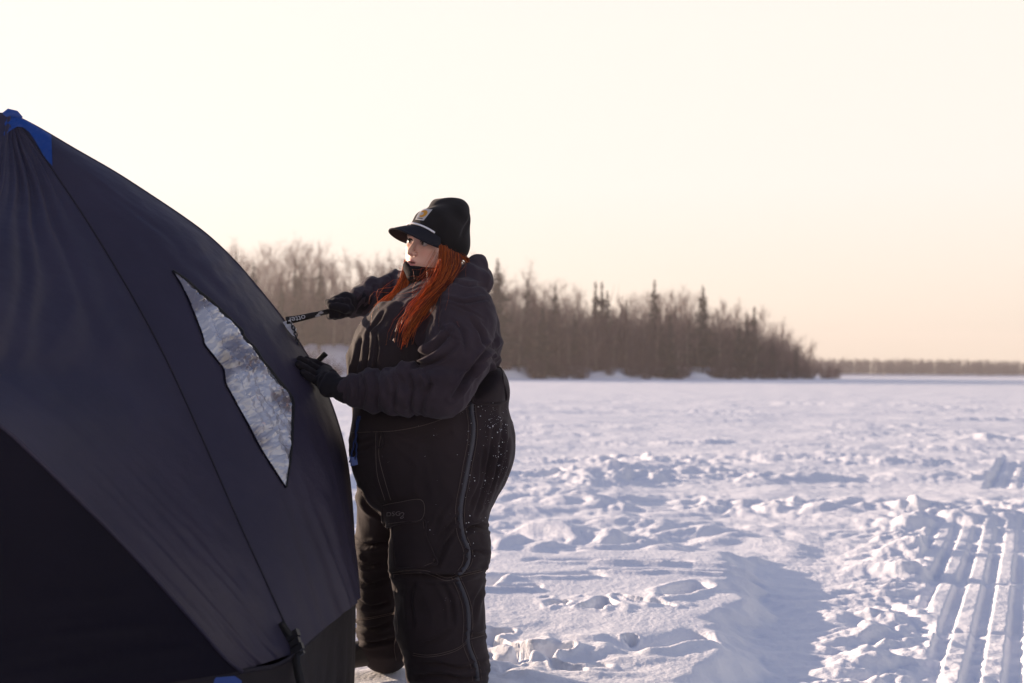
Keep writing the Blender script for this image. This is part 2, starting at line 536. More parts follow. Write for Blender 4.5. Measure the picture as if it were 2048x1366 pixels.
def spruce_tree(seed, h, width, ragged=0.35, bare=0.12):
    rnd = np.random.RandomState(seed)
    T, C = Tris(), Tris()
    T.tube((0, 0, 0), (0, 0, h * 0.55), 0.011 * h, 0.007 * h, 6)
    T.tube((0, 0, h * 0.55), (0, 0, h), 0.007 * h, 0.01, 5)
    z = h * bare
    while z < h * 0.985:
        t = z / h
        R = width * h * (1 - t) ** 0.82 * (0.75 + 0.25 * math.sin(z * 1.7 + seed)) + 0.04
        k = int(rnd.randint(7, 11))
        for q in range(k):
            if rnd.rand() < ragged * 0.35: continue
            az = rnd.uniform(0, 2 * math.pi)
            L = R * rnd.uniform(0.55, 1.15)
            droop = -0.28 + 0.5 * t + rnd.normal() * 0.08
            d = np.array([math.cos(az), math.sin(az), droop])
            p0 = np.array([0, 0, z + rnd.uniform(-0.15, 0.15)])
            tip = p0 + d * L + np.array([0, 0, 0.12 * L])
            side = np.array([-math.sin(az), math.cos(az), 0])
            m = max(3, int(L / 0.35))
            for s_ in range(m):
                f = (s_ + 0.6) / m
                c = p0 + (tip - p0) * f
                wlen = (0.30 * min(1, 0.25 + R) + 0.38 * L * (1 - f * 0.75)) * rnd.uniform(0.6, 1.2)
                for sg in (-1, 1):
                    dd = side * sg * wlen + d * wlen * 0.55 + np.array([0, 0, rnd.uniform(-0.35, 0.05) * wlen])
                    C.sliver(c - d * 0.06, c + dd, (0.28 + 0.16 * rnd.rand()) * min(1, 0.3 + R), rnd)
            C.sliver(p0, tip, 0.22, rnd)
        z += h * 0.020 + 0.10 * rnd.rand()
    C.sliver((0, 0, h * 0.95), (0, 0, h * 1.02), 0.12, rnd)
    return T.mesh('spruce_trunk'), C.mesh('spruce_crown')


def shrub(seed, h, w):
    rnd = np.random.RandomState(seed)
    C = Tris()
    for q in range(70):
        az = rnd.uniform(0, 2 * math.pi); r = w * rnd.rand() ** 0.7
        p = np.array([math.cos(az) * r * 0.45, math.sin(az) * r * 0.45, 0])
        d = np.array([math.cos(az) * 0.45 * r / w, math.sin(az) * 0.45 * r / w, 1]) + rnd.normal(size=3) * 0.14
        L = h * rnd.uniform(0.55, 1.1)
        e = p + d * L
        C.sliver(p, e, 0.07, rnd)
        for _ in range(5):
            b = p + (e - p) * rnd.uniform(0.25, 0.95)
            d2 = d + rnd.normal(size=3) * 0.45; d2 /= np.linalg.norm(d2)
            C.sliver(b, b + d2 * h * rnd.uniform(0.15, 0.42), 0.045, rnd)
    return C.mesh('willow_shrub')


rt = random.Random(11)
aspens = [bare_tree(100 + k, 20.0, sp, up) for k, (sp, up) in enumerate(
    ((0.34, 0.85), (0.40, 0.75), (0.30, 1.0), (0.42, 0.7), (0.27, 1.05), (0.36, 0.9), (0.32, 0.8)))]
spruces = [spruce_tree(200 + k, 20.0, w, rg) for k, (w, rg) in enumerate(((0.25, 0.25), (0.20, 0.2), (0.15, 0.15), (0.30, 0.4)))]
shrubs = [shrub(300 + k, 3.0, 1.6) for k in range(5)]
for T_, C_ in aspens: T_.materials.append(bark_mat); C_.materials.append(twig_mat)
for T_, C_ in spruces: T_.materials.append(spruce_bark); C_.materials.append(spruce_mat)
for S_ in shrubs: S_.materials.append(shrub_mat)


def place_tree(kind, k, X, Y, h, label, cat, group=None, wide=1.0, rot=None):
    T_, C_ = (aspens if kind == 'aspen' else spruces)[k]
    z = float(bank_z(np.array([X]), np.array([Y]))[0]) - 0.15
    e = empty('aspen_tree' if kind == 'aspen' else 'spruce_tree', (X, Y, z))
    s = h / 20.0
    e.scale = (s * wide, s * wide, s)
    e.rotation_euler.z = rt.uniform(0, 6.28) if rot is None else rot
    obj('trunk', T_, None, e); obj('crown', C_, None, e)
    tag(e, label, cat, group)
    return e


SKY_X = [100, 380, 450, 490, 530, 590, 640, 700, 760, 850, 940, 1000, 1040, 1080, 1110, 1150, 1190, 1250, 1308, 1345, 1405, 1470, 1508, 1540, 1580, 1620, 1650, 1690]
SKY_Y = [520, 515, 502, 486, 482, 490, 500, 516, 524, 528, 530, 545, 548, 556, 572, 592, 590, 578, 596, 578, 604, 606, 618, 642, 656, 684, 704, 716]


def col_x(x, Y): return (x - 1024) / F_PX * Y


def top_height(x, y, Y):
    p = at(x, y, Y)
    return p.z - float(bank_z(np.array([p.x]), np.array([Y]))[0]) + 0.15


# bare aspens and poplars of the wooded point
n_as = 0
for row in range(4):
    x = 130 + rt.uniform(0, 12)
    while x < 1650:
        d0 = shore_dist(x)
        Y = d0 + (5 if x > 720 else 14) + row * 12 + rt.uniform(-3, 3)
        yt = np.interp(x, SKY_X, SKY_Y) + rt.uniform(-18, 52) + (0 if row > 0 else rt.uniform(10, 50))
        h = top_height(x, yt, Y)
        if h > 2.5:
            place_tree('aspen', rt.randrange(len(aspens)), col_x(x, Y), Y, h,
                       'leafless aspen among the tangle of bare trees on the far shore', 'bare tree',
                       'bare trees on the wooded point', wide=rt.uniform(0.8, 1.2) * (20 / max(h, 9)) ** 0.25)
            n_as += 1
        x += rt.uniform(13, 30) * (1 if row else 1.2) * (1.7 if x < 395 else 1.15 if x < 950 else 1.0)

# spruces that break the skyline, each told apart by its place
for (x, y, k, wide, dd, lab) in (
        (994, 517, 0, 1.15, 4, 'tall broad spruce with snowy boughs just behind the person\'s hood'),
        (1190, 560, 2, 1.0, 12, 'narrow spire of the twin spruces, the one nearer the person'),
        (1203, 561, 2, 0.95, 15, 'narrow spire of the twin spruces, the one farther from the person'),
        (1214, 580, 1, 1.0, 10, 'shorter pointed spruce just beside the twin spires'),
        (1308, 557, 1, 0.95, 14, 'slim spruce whose dark tip stands alone midway along the point'),
        (1405, 570, 0, 1.0, 8, 'ragged spruce with stepped boughs, tallest of the outer point'),
        (1508, 610, 2, 1.15, 4, 'thin pointed spruce that ends the dense part of the wood'),
        (1493, 622, 1, 0.9, 9, 'spruce half hidden beside the thin pointed one'),
        (1110, 566, 1, 0.8, 12, 'slim dark spruce between the broad spruce and the twin spires'),
        (1054, 556, 1, 0.9, 10, 'dark spruce standing close beside the broad snowy one'),
        (472, 500, 1, 0.8, 14, 'dark spruce tip at the edge of the tent'),
        (506, 520, 1, 0.9, 8, 'dark spruce among bare trees just clear of the tent'),
        (562, 560, 0, 0.8, 3, 'dark spruce under the bare crowns above the pull strap'),
        (1085, 610, 3, 0.8, 2, 'low spreading spruce at the shore under the bare crowns'),
        (1478, 640, 0, 0.85, 3, 'bushy spruce near the end of the dense wood'),
        (1340, 640, 3, 0.7, 1, 'snow-dusted spruce low in the middle of the point'),
        (1592, 690, 1, 1.0, 2, 'small spruce where the wood dwindles to scrub'),
        (1545, 676, 1, 0.9, 2, 'small spruce just past the thin pointed one')):
    Y = shore_dist(x) + dd
    place_tree('spruce', k, col_x(x, Y), Y, top_height(x, y, Y), lab, 'spruce', 'spruces on the wooded point', wide=wide)
n = 0
while n < 52:                                                   # darker spruces inside the wood, lower than the crowns
    x = rt.uniform(400, 1520)
    Y = shore_dist(x) + rt.uniform(6, 40)
    y = np.interp(x, SKY_X, SKY_Y) + rt.uniform(18, 85)
    h = top_height(x, y, Y)
    if h < 4: continue
    place_tree('spruce', rt.randrange(4), col_x(x, Y), Y, h, 'dark spruce sunk among the bare trees of the wood', 'spruce',
               'spruces inside the wood', wide=rt.uniform(0.7, 1.0))
    n += 1

# red-brown willow scrub along the shore
x = 420
while x < 1672:
    Y = shore_dist(x) + rt.uniform(1.0, 6.0)
    X = col_x(x, Y)
    if float(drift_patch(np.array([X]))[0]) > 0.5 and rt.random() < 0.75:
        x += rt.uniform(7, 16); continue
    s_ = rt.uniform(0.6, 1.35) * (1.0 if x < 1560 else 1.15)
    o = obj('willow_shrub', shrubs[rt.randrange(5)])
    o.location = (X, Y, float(bank_z(np.array([X]), np.array([Y]))[0]) - 0.1)
    o.scale = (s_ * rt.uniform(0.9, 1.5), s_ * 1.2, s_)
    o.rotation_euler.z = rt.uniform(0, 6.28)
    tag(o, 'leafless red-brown willow shrub at the foot of the wood', 'shrub', 'willow scrub along the shore')
    x += rt.uniform(7, 16) * (3.0 if x < 700 else 1.0)

# saplings and tall scrub that fill the wood under the crowns
x = 410
while x < 1600:
    Y = shore_dist(x) + rt.uniform(8, 34) + (9 if x < 720 else 0)
    X = col_x(x, Y)
    yt = np.interp(x, SKY_X, SKY_Y)
    s_ = min(rt.uniform(2.2, 4.4), (0.54 if x < 1000 else 0.68) * top_height(x, yt, Y) / 3.0)
    o = obj('sapling_thicket', shrubs[rt.randrange(5)])
    o.location = (X, Y, float(bank_z(np.array([X]), np.array([Y]))[0]) - 0.1)
    o.scale = (s_ * rt.uniform(0.6, 1.0), s_ * 0.8, s_)
    o.rotation_euler.z = rt.uniform(0, 6.28)
    tag(o, 'leafless sapling clump between the trunks inside the wood', 'sapling', 'saplings inside the wood')
    x += rt.uniform(6, 13)

# ------------------------------------------------------------------ far shore: a distant wood that reads as one mass
rf = np.random.RandomState(5)
Tm = Tris()
for q in range(1500):
    X = rf.uniform(120, 420); Y = 640 + rf.uniform(0, 50) + (X - 170) * 0.15
    h = rf.uniform(7.5, 11.5) * (1.06 if rf.rand() < 0.1 else 1.0) - 1.0 * sstep(230, 330, X)
    if rf.rand() < 0.45:
        w = h * rf.uniform(0.10, 0.17)
        for zz in np.arange(0.05, 0.98, 0.11):
            for s_ in range(4):
                az = rf.uniform(0, 6.28); rr = w * (1.05 - zz)
                Tm.sliver((X, Y, h * zz), (X + math.cos(az) * rr * 1.3, Y + math.sin(az) * rr, h * (zz - 0.03)), 1.0, rf)
        Tm.tube((X, Y, 0), (X, Y, h), 0.3, 0.05, 3)
    else:
        Tm.tube((X, Y, 0), (X, Y, h * 0.9), 0.16, 0.05, 3)
        for s_ in range(46):
            zz = rf.uniform(0.2, 0.8) * h
            d = np.array([rf.normal() * 0.9, rf.normal() * 0.6, 1.0]); d /= np.linalg.norm(d)
            L = rf.uniform(0.10, 0.26) * h
            Tm.sliver((X + rf.normal() * 0.5, Y + rf.normal() * 0.5, zz), (X + d[0] * L, Y + d[1] * L, zz + d[2] * L), 0.30, rf)
ff_mat, nt, bs = principled('distant_wood', (0.085, 0.065, 0.06), rough=0.9, spec=0.1)
var_color(nt, bs, (0.04, 0.034, 0.034), (0.10, 0.07, 0.068), scale=0.15)
ff = obj('far_forest', Tm.mesh('far_forest'), ff_mat)
tag(ff, 'low distant wood across the lake, hazed by the evening light', 'forest', kind='stuff')
fg = np.linspace(100, 460, 80); fd = np.linspace(0, 1, 6)
FX, FD = np.meshgrid(fg, fd)
FY = 628 + (FX - 170) * 0.15 + FD * 90
FZ = -0.2 + 1.6 * sstep(0, 0.12, FD) + 0.5 * noise2(FX * 0.05, FY * 0.05, 60) * (FD > 0)
nr, na = FX.shape
i = np.arange(nr - 1)[:, None] * na + np.arange(na - 1)[None, :]
far_shore = obj('far_shore_terrain', mesh_np('far_shore_terrain', np.stack([FX.ravel(), FY.ravel(), FZ.ravel()], 1),
                np.ascontiguousarray(np.stack([i, i + 1, i + 1 + na, i + na], -1).reshape(-1, 4))), snow_mat)
tag(far_shore, kind='structure')

# ------------------------------------------------------------------ evening haze over the lake
def build_haze():
    x0, x1, y0, y1, z0, z1 = -930, 930, -930, 930, -1.5, 34
    V = [(x, y, z) for z in (z0, z1) for y in (y0, y1) for x in (x0, x1)]
    Fh = [(0, 2, 3, 1), (4, 5, 7, 6), (0, 1, 5, 4), (2, 6, 7, 3), (0, 4, 6, 2), (1, 3, 7, 5)]
    m = bpy.data.materials.new('haze'); m.use_nodes = True
    t = m.node_tree; t.nodes.clear()
    o_ = t.nodes.new('ShaderNodeOutputMaterial'); v_ = t.nodes.new('ShaderNodeVolumePrincipled')
    v_.inputs['Color'].default_value = (0.96, 0.88, 0.88, 1)
    v_.inputs['Density'].default_value = 0.00062
    v_.inputs['Anisotropy'].default_value = 0.45
    t.links.new(v_.outputs['Volume'], o_.inputs['Volume'])
    h = obj('haze', mesh_np('haze', np.array(V, float), Fh, smooth=False), m)
    tag(h, kind='stuff')


build_haze()

# ------------------------------------------------------------------ hub tent
def smooth_path(pts, n):
    """Catmull-Rom through pts (any dimension), n samples evenly spaced along its length."""
    P = np.array([list(p) for p in pts], float)
    Q = np.vstack([2 * P[0] - P[1], P, 2 * P[-1] - P[-2]])
    out = []
    for k in range(1, len(Q) - 2):
        t = np.linspace(0, 1, 24, endpoint=False)[:, None]
        p0, p1, p2, p3 = Q[k - 1], Q[k], Q[k + 1], Q[k + 2]
        out.append(0.5 * (2 * p1 + (p2 - p0) * t + (2 * p0 - 5 * p1 + 4 * p2 - p3) * t ** 2 + (3 * p1 - p0 - 3 * p2 + p3) * t ** 3))
    out = np.vstack(out + [P[-1:]])
    s = np.concatenate([[0], np.cumsum(np.linalg.norm(np.diff(out, axis=0), axis=1))])
    u = np.linspace(0, s[-1], n)
    return np.stack([np.interp(u, s, out[:, k]) for k in range(out.shape[1])], 1)


def ppath(pts, n):
    return smooth_path([at(*p) for p in pts], n)


def part(name, V, Fa, mat, parent, base, smooth=True):
    return obj(name, mesh_np(name, np.asarray(V, float) - np.asarray(base, float), Fa, smooth), mat, parent)


def grid_faces(nr, na):
    i = np.arange(nr - 1)[:, None] * na + np.arange(na - 1)[None, :]
    return np.ascontiguousarray(np.stack([i, i + 1, i + 1 + na, i + na], -1).reshape(-1, 4))


def tube_path(P, r, n=6, closed_ends=True):
    """Vertices and faces of a tube of radius r (number or array) along the (m,3) path P."""
    P = np.asarray(P, float); m = len(P)
    T = np.gradient(P, axis=0); T /= np.linalg.norm(T, axis=1)[:, None] + 1e-12
    a = np.cross(T[0], [0.13, 0.4, 0.9]); a /= np.linalg.norm(a)
    V = np.zeros((m, n, 3)); r = np.broadcast_to(np.asarray(r, float), (m,))
    for k in range(m):
        a = a - T[k] * a.dot(T[k]); a /= np.linalg.norm(a) + 1e-12
        b = np.cross(T[k], a)
        th = np.arange(n) * 2 * np.pi / n
        V[k] = P[k] + r[k] * (np.cos(th)[:, None] * a + np.sin(th)[:, None] * b)
    Fa = []
    for k in range(m - 1):
        for j in range(n):
            j2 = (j + 1) % n
            Fa.append((k * n + j, k * n + j2, (k + 1) * n + j2, (k + 1) * n + j))
    if closed_ends:
        Fa.append(tuple(range(n))[::-1]); Fa.append(tuple((m - 1) * n + j for j in range(n)))
    return V.reshape(-1, 3), Fa


def ribbon_path(P, side, w, th):
    """A flat strap: path P, side vectors (m,3) or one vector, width w, thickness th."""
    P = np.asarray(P, float); m = len(P)
    T = np.gradient(P, axis=0); T /= np.linalg.norm(T, axis=1)[:, None] + 1e-12
    S = np.broadcast_to(np.asarray(side, float), (m, 3)).copy()
    S -= T * np.sum(S * T, 1)[:, None]; S /= np.linalg.norm(S, axis=1)[:, None] + 1e-12
    N = np.cross(T, S)
    w = np.broadcast_to(np.asarray(w, float), (m,))[:, None]
    V = np.stack([P - S * w / 2 - N * th / 2, P + S * w / 2 - N * th / 2, P + S * w / 2 + N * th / 2, P - S * w / 2 + N * th / 2], 1)
    Fa = []
    for k in range(m - 1):
        for j in range(4):
            j2 = (j + 1) % 4
            Fa.append((k * 4 + j, k * 4 + j2, (k + 1) * 4 + j2, (k + 1) * 4 + j))
    Fa += [(3, 2, 1, 0), tuple((m - 1) * 4 + j for j in range(4))]
    return V.reshape(-1, 3), Fa


def box_oriented(c, ax, ay, az):
    c, ax, ay, az = (np.asarray(q, float) for q in (c, ax, ay, az))
    V = [c + sx * ax + sy * ay + sz * az for sz in (-1, 1) for sy in (-1, 1) for sx in (-1, 1)]
    return np.array(V), [(0, 2, 3, 1), (4, 5, 7, 6), (0, 1, 5, 4), (2, 6, 7, 3), (0, 4, 6, 2), (1, 3, 7, 5)]


def merge_vf(items):
    V, Fa, k = [], [], 0
    for v, f in items:
        V.append(np.asarray(v, float)); Fa += [tuple(int(i) + k for i in q) for q in f]; k += len(v)
    return np.vstack(V), Fa


def fabric(name, c0, c1, rough=0.62, spec=0.35, weave=900, fold=None, sheen=0.0):
    m, nt, bs = principled(name, c0, rough, spec, sheen)
    var_color(nt, bs, c0, c1, scale=3.5, detail=6, lo=0.3, hi=0.7)
    add_bump(nt, bs, scale=14, strength=0.35, dist=0.012, detail=5)
    add_bump(nt, bs, scale=weave, strength=0.25, dist=0.0008, detail=2)
    return m


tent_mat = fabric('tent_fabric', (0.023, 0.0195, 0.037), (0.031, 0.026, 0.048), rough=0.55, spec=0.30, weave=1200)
tent_dark = fabric('tent_darker_fabric', (0.004, 0.0032, 0.009), (0.006, 0.0048, 0.012), rough=0.65, spec=0.12, weave=1200)  # darker tone of the tent colour, mainly for the lower facet and hidden panels
skirt_mat = fabric('skirt_fabric', (0.011, 0.009, 0.011), (0.016, 0.013, 0.015), rough=0.7, spec=0.25)
blue_mat = fabric('blue_fabric', (0.003, 0.036, 0.20), (0.004, 0.046, 0.25), rough=0.5, spec=0.4)
black_mat, nt, bs = principled('black_webbing', (0.012, 0.012, 0.013), 0.6, 0.3)
add_bump(nt, bs, scale=700, strength=0.4, dist=0.0008)
plastic_mat, nt, bs = principled('black_plastic', (0.014, 0.014, 0.016), 0.35, 0.5)
silver_mat, nt, bs = principled('reflective_patch', (0.45, 0.46, 0.50), 0.45, 0.5)
add_bump(nt, bs, scale=60, strength=0.3, dist=0.003)
thread_dark, nt, bs = principled('dark_seam', (0.018, 0.016, 0.022), 0.7, 0.2)

TB = np.array([-1.35, 3.55, 0.0])
tent = empty('ice_fishing_tent', tuple(TB))
tag(tent, 'charcoal pop-up ice fishing tent with blue corner cap and crumpled clear window', 'tent')

APEX = (20, 226, 3.78)
NS = 110
S0 = ppath([APEX, (75, 254, 3.80), (150, 298, 3.83), (230, 344, 3.86), (300, 389, 3.89), (370, 436, 3.92), (420, 474, 3.94),
            (470, 522, 3.96), (520, 580, 3.97), (560, 630, 3.98), (602, 690, 3.99), (640, 757, 4.0), (668, 822, 4.0), (690, 900, 3.99),
            (702, 985, 3.98), (708, 1080, 3.97), (707, 1158, 3.96)], NS)
S1 = ppath([APEX, (60, 276, 3.74), (104, 338, 3.68), (180, 452, 3.58), (260, 585, 3.48), (330, 715, 3.40), (400, 868, 3.32),
            (470, 1028, 3.24), (530, 1160, 3.18), (575, 1260, 3.14), (596, 1303, 3.12)], NS)
Q1 = ppath([APEX, (10, 285, 3.66), (0, 380, 3.45), (-45, 500, 3.12), (-130, 640, 2.78), (-200, 715, 2.60), (-150, 755, 2.56), (-60, 808, 2.57),
            (10, 858, 2.60), (80, 922, 2.63), (160, 1000, 2.67), (240, 1080, 2.72), (320, 1166, 2.78), (400, 1256, 2.86), (450, 1314, 2.92),
            (484, 1343, 2.97)], NS)
# back of the tent (not seen from here): far wall, left wall and roof close the shelter
S2 = smooth_path([at(*APEX), (-1.50, 3.98, 1.82), (-1.24, 4.10, 1.42), (-1.10, 4.14, 0.95), (-1.06, 4.12, 0.38)], NS)
S3 = smooth_path([at(*APEX), (-2.15, 4.05, 1.86), (-2.55, 4.18, 1.45), (-2.72, 4.22, 0.95), (-2.62, 4.18, 0.38)], NS)
S4 = smooth_path([at(*APEX), (-2.05, 3.35, 1.88), (-2.50, 2.95, 1.45), (-2.66, 2.78, 0.95), (-2.52, 2.70, 0.38)], NS)


def loft(A, B, nt_, bulge=0.0, wr=0.004, seed=0, ridge=0.0, extra=None):
    """Ruled patch between curves A and B with a bulge along its normal and drawn wrinkles."""
    t = np.linspace(0, 1, nt_)[None, :, None]
    G = A[:, None, :] * (1 - t) + B[:, None, :] * t
    s = np.linspace(0, 1, len(A))[:, None]
    tt = t[..., 0]
    du = np.gradient(G, axis=0); dv = np.gradient(G, axis=1)
    N = np.cross(du, dv); N /= np.linalg.norm(N, axis=2)[..., None] + 1e-9
    wid = np.linalg.norm(B - A, axis=1)[:, None]
    edge = np.sin(np.pi * tt) ** 0.7
    d = bulge * np.sin(np.pi * tt) * np.clip(wid, 0, 1)
    w1 = noise2(tt * wid * 9 + s * 1.2, s * 2.6, seed) + 0.6 * noise2(tt * wid * 21 + s * 2.0, s * 4.5, seed + 1)
    d = d + wr * w1 * edge * np.clip(wid * 3, 0, 1)
    if extra is not None:
        d = d + extra(s, tt, wid)
    G = G + N * d[..., None]
    return G, N


def near_seam_folds(s, t, w):
    # pulled folds that fan out of the corner at the top, and small gathers near the hem
    top = np.exp(-s / 0.30)
    low = sstep(0.62, 0.95, s)
    f = 0.015 * top * np.sin(t * 34 + 3 * noise2(t * 5, s * 7, 70)) * np.sin(np.pi * t) * np.clip(w * 4, 0, 1)
    f = f + 0.003 * low * np.sin(t * w * 70 + 6 * noise2(t * 6, s * 4, 71)) * np.sin(np.pi * t)
    return f


def hub_folds(s, t, w):
    hub = np.exp(-((s - 0.42) / 0.10) ** 2) * sstep(0.45, 1.0, t)
    low = sstep(0.70, 0.97, s)
    f = 0.016 * hub * np.sin(s * 130 + 6 * t + 3 * noise2(t * 4, s * 9, 72)) * (1.02 - t)
    f = f + 0.005 * low * np.sin(t * w * 60 + 6 * noise2(t * 5, s * 3, 73)) * np.sin(np.pi * t)
    f = f + 0.008 * np.exp(-((t - 0.45) / 0.2) ** 2) * sstep(0.12, 0.3, s) * noise2(t * 9 - s * 7, s * 9, 74)
    return f


def put_patch(name, G, mat):
    nr, na, _ = G.shape
    return part(name, G.reshape(-1, 3), grid_faces(nr, na), mat, tent, TB)


G_A, N_A = loft(S1, S0, 60, bulge=0.10, wr=0.004, seed=61, extra=hub_folds)
G_B, N_B = loft(Q1, S1, 60, bulge=-0.03, wr=0.005, seed=63, extra=near_seam_folds)
# lower facet of the near wall, from the pole down to the hem
K_HUB = int(np.argmin(np.linalg.norm(Q1 - np.array(at(-200, 715, 2.60)), axis=1)))
lowA = smooth_path(Q1[K_HUB:].tolist()[::6] + [Q1[-1].tolist()], NS)
lowB = smooth_path([Q1[K_HUB], at(-330, 1000, 2.36), at(-520, 1300, 2.2), (-1.35, 2.35, 0.36), (-1.05, 2.62, 0.35), Q1[-1]], NS)
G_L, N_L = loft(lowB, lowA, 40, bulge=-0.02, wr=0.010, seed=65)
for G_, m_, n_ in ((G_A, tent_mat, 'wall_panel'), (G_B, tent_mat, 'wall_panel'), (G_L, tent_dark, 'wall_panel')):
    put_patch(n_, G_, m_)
upB = smooth_path(Q1[:K_HUB + 1].tolist()[::5] + [Q1[K_HUB].tolist()], NS)
upA = smooth_path([at(*APEX), (-2.05, 3.35, 1.88), (-2.3, 2.95, 1.55), (-1.95, 2.65, 1.25), Q1[K_HUB]], NS)
put_patch('wall_panel', loft(upA, upB, 24, 0.03, 0.006, 66)[0], tent_mat)
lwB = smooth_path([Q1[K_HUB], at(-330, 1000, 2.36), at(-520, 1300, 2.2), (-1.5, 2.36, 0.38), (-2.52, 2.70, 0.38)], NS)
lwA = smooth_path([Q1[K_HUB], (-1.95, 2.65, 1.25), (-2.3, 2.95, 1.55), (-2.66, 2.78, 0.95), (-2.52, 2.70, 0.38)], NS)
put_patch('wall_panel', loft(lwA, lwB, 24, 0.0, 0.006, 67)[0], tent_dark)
put_patch('wall_panel', loft(S0, S2, 24, 0.0, 0.004, 68)[0], tent_mat)
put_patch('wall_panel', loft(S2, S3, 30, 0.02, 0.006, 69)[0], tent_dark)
put_patch('wall_panel', loft(S3, S4, 30, 0.02, 0.006, 75)[0], tent_mat)
put_patch('roof_panel', loft(S4, upA, 16, 0.0, 0.004, 76)[0], tent_mat)

# skirt: from the hem out onto the snow all the way round
hem = [Q1[-1] + [-0.35, -0.30, 0.0], Q1[-1], (Q1[-1] + S1[-1]) / 2 + [0.012, 0, -0.012], S1[-1], S1[-1] * 0.5 + S0[-1] * 0.5 + [0.012, 0, -0.02], S0[-1],
       (S0[-1] + S2[-1]) / 2 + [0.05, 0.06, 0], S2[-1], (S2[-1] + S3[-1]) / 2 + [0, 0.08, 0], S3[-1], (S3[-1] + S4[-1]) / 2 + [-0.1, 0, 0], S4[-1],
       np.array([-1.6, 2.36, 0.38]), Q1[-1] + [-0.36, -0.31, 0.0]]
hem = smooth_path(hem, 260)
ctr = hem.mean(0)
out_dir = hem - ctr; out_dir[:, 2] = 0; out_dir /= np.linalg.norm(out_dir, axis=1)[:, None]
rows = []
sarc = np.linspace(0, 1, 260)
zg = snow_height(hem[:, 0], hem[:, 1]) - 0.05
for k, v in enumerate(np.linspace(0, 1, 14)):
    z = hem[:, 2] * (1 - v) + zg * v
    rr = 0.004 * (v > 0) + 0.003 * np.sin(v * 3.1) - 0.012 * v + 0.007 * v * np.sin(sarc * 330 + 4 * noise2(sarc * 30, v * 2 + 0 * sarc, 77))
    rows.append(np.stack([hem[:, 0] + out_dir[:, 0] * rr, hem[:, 1] + out_dir[:, 1] * rr, z], 1))
G_S = np.stack(rows, 0)
part('skirt', G_S.reshape(-1, 3), grid_faces(*G_S.shape[:2]), skirt_mat, tent, TB)

# seams, piping and hem binding
for path, r_, nm in ((S1 + N_A[:, 0] * 0.001, 0.0026, 'seam'), (Q1, 0.006, 'pole_sleeve'), (S0, 0.003, 'seam')):
    V_, F_ = tube_path(path, r_, 6)
    part(nm, V_, F_, thread_dark if nm == 'seam' and path is not S0 else tent_mat, tent, TB)
V_, F_ = ribbon_path(hem[:130], (0, 0, 1), 0.012, 0.004)
part('hem_binding', V_, F_, thread_dark, tent, TB)

# ---- things laid onto the visible panels
_pg = np.concatenate([G_A.reshape(-1, 3), G_B.reshape(-1, 3)])
_pn = np.concatenate([N_A.reshape(-1, 3), N_B.reshape(-1, 3)])


def to_px(P):
    P = np.asarray(P, float)
    a = P[:, 0] / P[:, 1] * F_PX; b = (H_CAM - P[:, 2]) / P[:, 1] * F_PX
    dx = a * _cr - b * _sr; dy = a * _sr + b * _cr
    return np.stack([dx + 1024, dy + 745], 1)


_ppx = to_px(_pg)


from mathutils.kdtree import KDTree
_kd = KDTree(len(_ppx))
for k_, q_ in enumerate(_ppx): _kd.insert((q_[0], q_[1], 0), k_)
_kd.balance()


def tent_depth(x, y):
    hits = _kd.find_n((x, y, 0), 6)
    k = np.array([h[1] for h in hits])
    w = 1 / (np.array([h[2] for h in hits]) ** 2 + 0.5)
    n = (_pn[k] * w[:, None]).sum(0); n /= np.linalg.norm(n)
    if n[1] > 0 and n[0] < 0.3: n = -n
    return float((_pg[k, 1] * w).sum() / w.sum()), n


def on_tent(x, y, off=0.0):
    Y, n = tent_depth(x, y)
    p = np.array(at(x, y, Y))
    if n.dot(-p + np.array([0, 0, H_CAM])) < 0: n = -n
    return p + n * off


from mathutils.geometry import delaunay_2d_cdt


def sheet(poly, fn, step=8.0, jitter=0.0, seed=1):
    """Fill a picture-plane outline with triangles and lay it on a surface through fn(x, y)."""
    poly = np.array(poly, float)
    r_ = np.random.RandomState(seed)
    b = []
    for k in range(len(poly)):
        p, q = poly[k], poly[(k + 1) % len(poly)]
        m = max(1, int(np.linalg.norm(q - p) / step))
        for j in range(m): b.append(p + (q - p) * j / m)
    nb = len(b)
    x0, y0 = poly.min(0); x1, y1 = poly.max(0)
    pts = [tuple(q) for q in b]
    for yy in np.arange(y0 + step / 2, y1, step):
        for xx in np.arange(x0 + step / 2, x1, step):
            pts.append((xx + r_.uniform(-jitter, jitter) * step, yy + r_.uniform(-jitter, jitter) * step))
    v, e, f, *_ = delaunay_2d_cdt([Vector(p) for p in pts], [(k, (k + 1) % nb) for k in range(nb)], [list(range(nb))], 1, 1e-4)
    used = sorted({i for q in f for i in q}); mp = {o: k for k, o in enumerate(used)}
    P2 = np.array([v[i][:] for i in used])
    return P2, np.array([fn(x, y) for x, y in P2]), [tuple(mp[i] for i in q) for q in f]


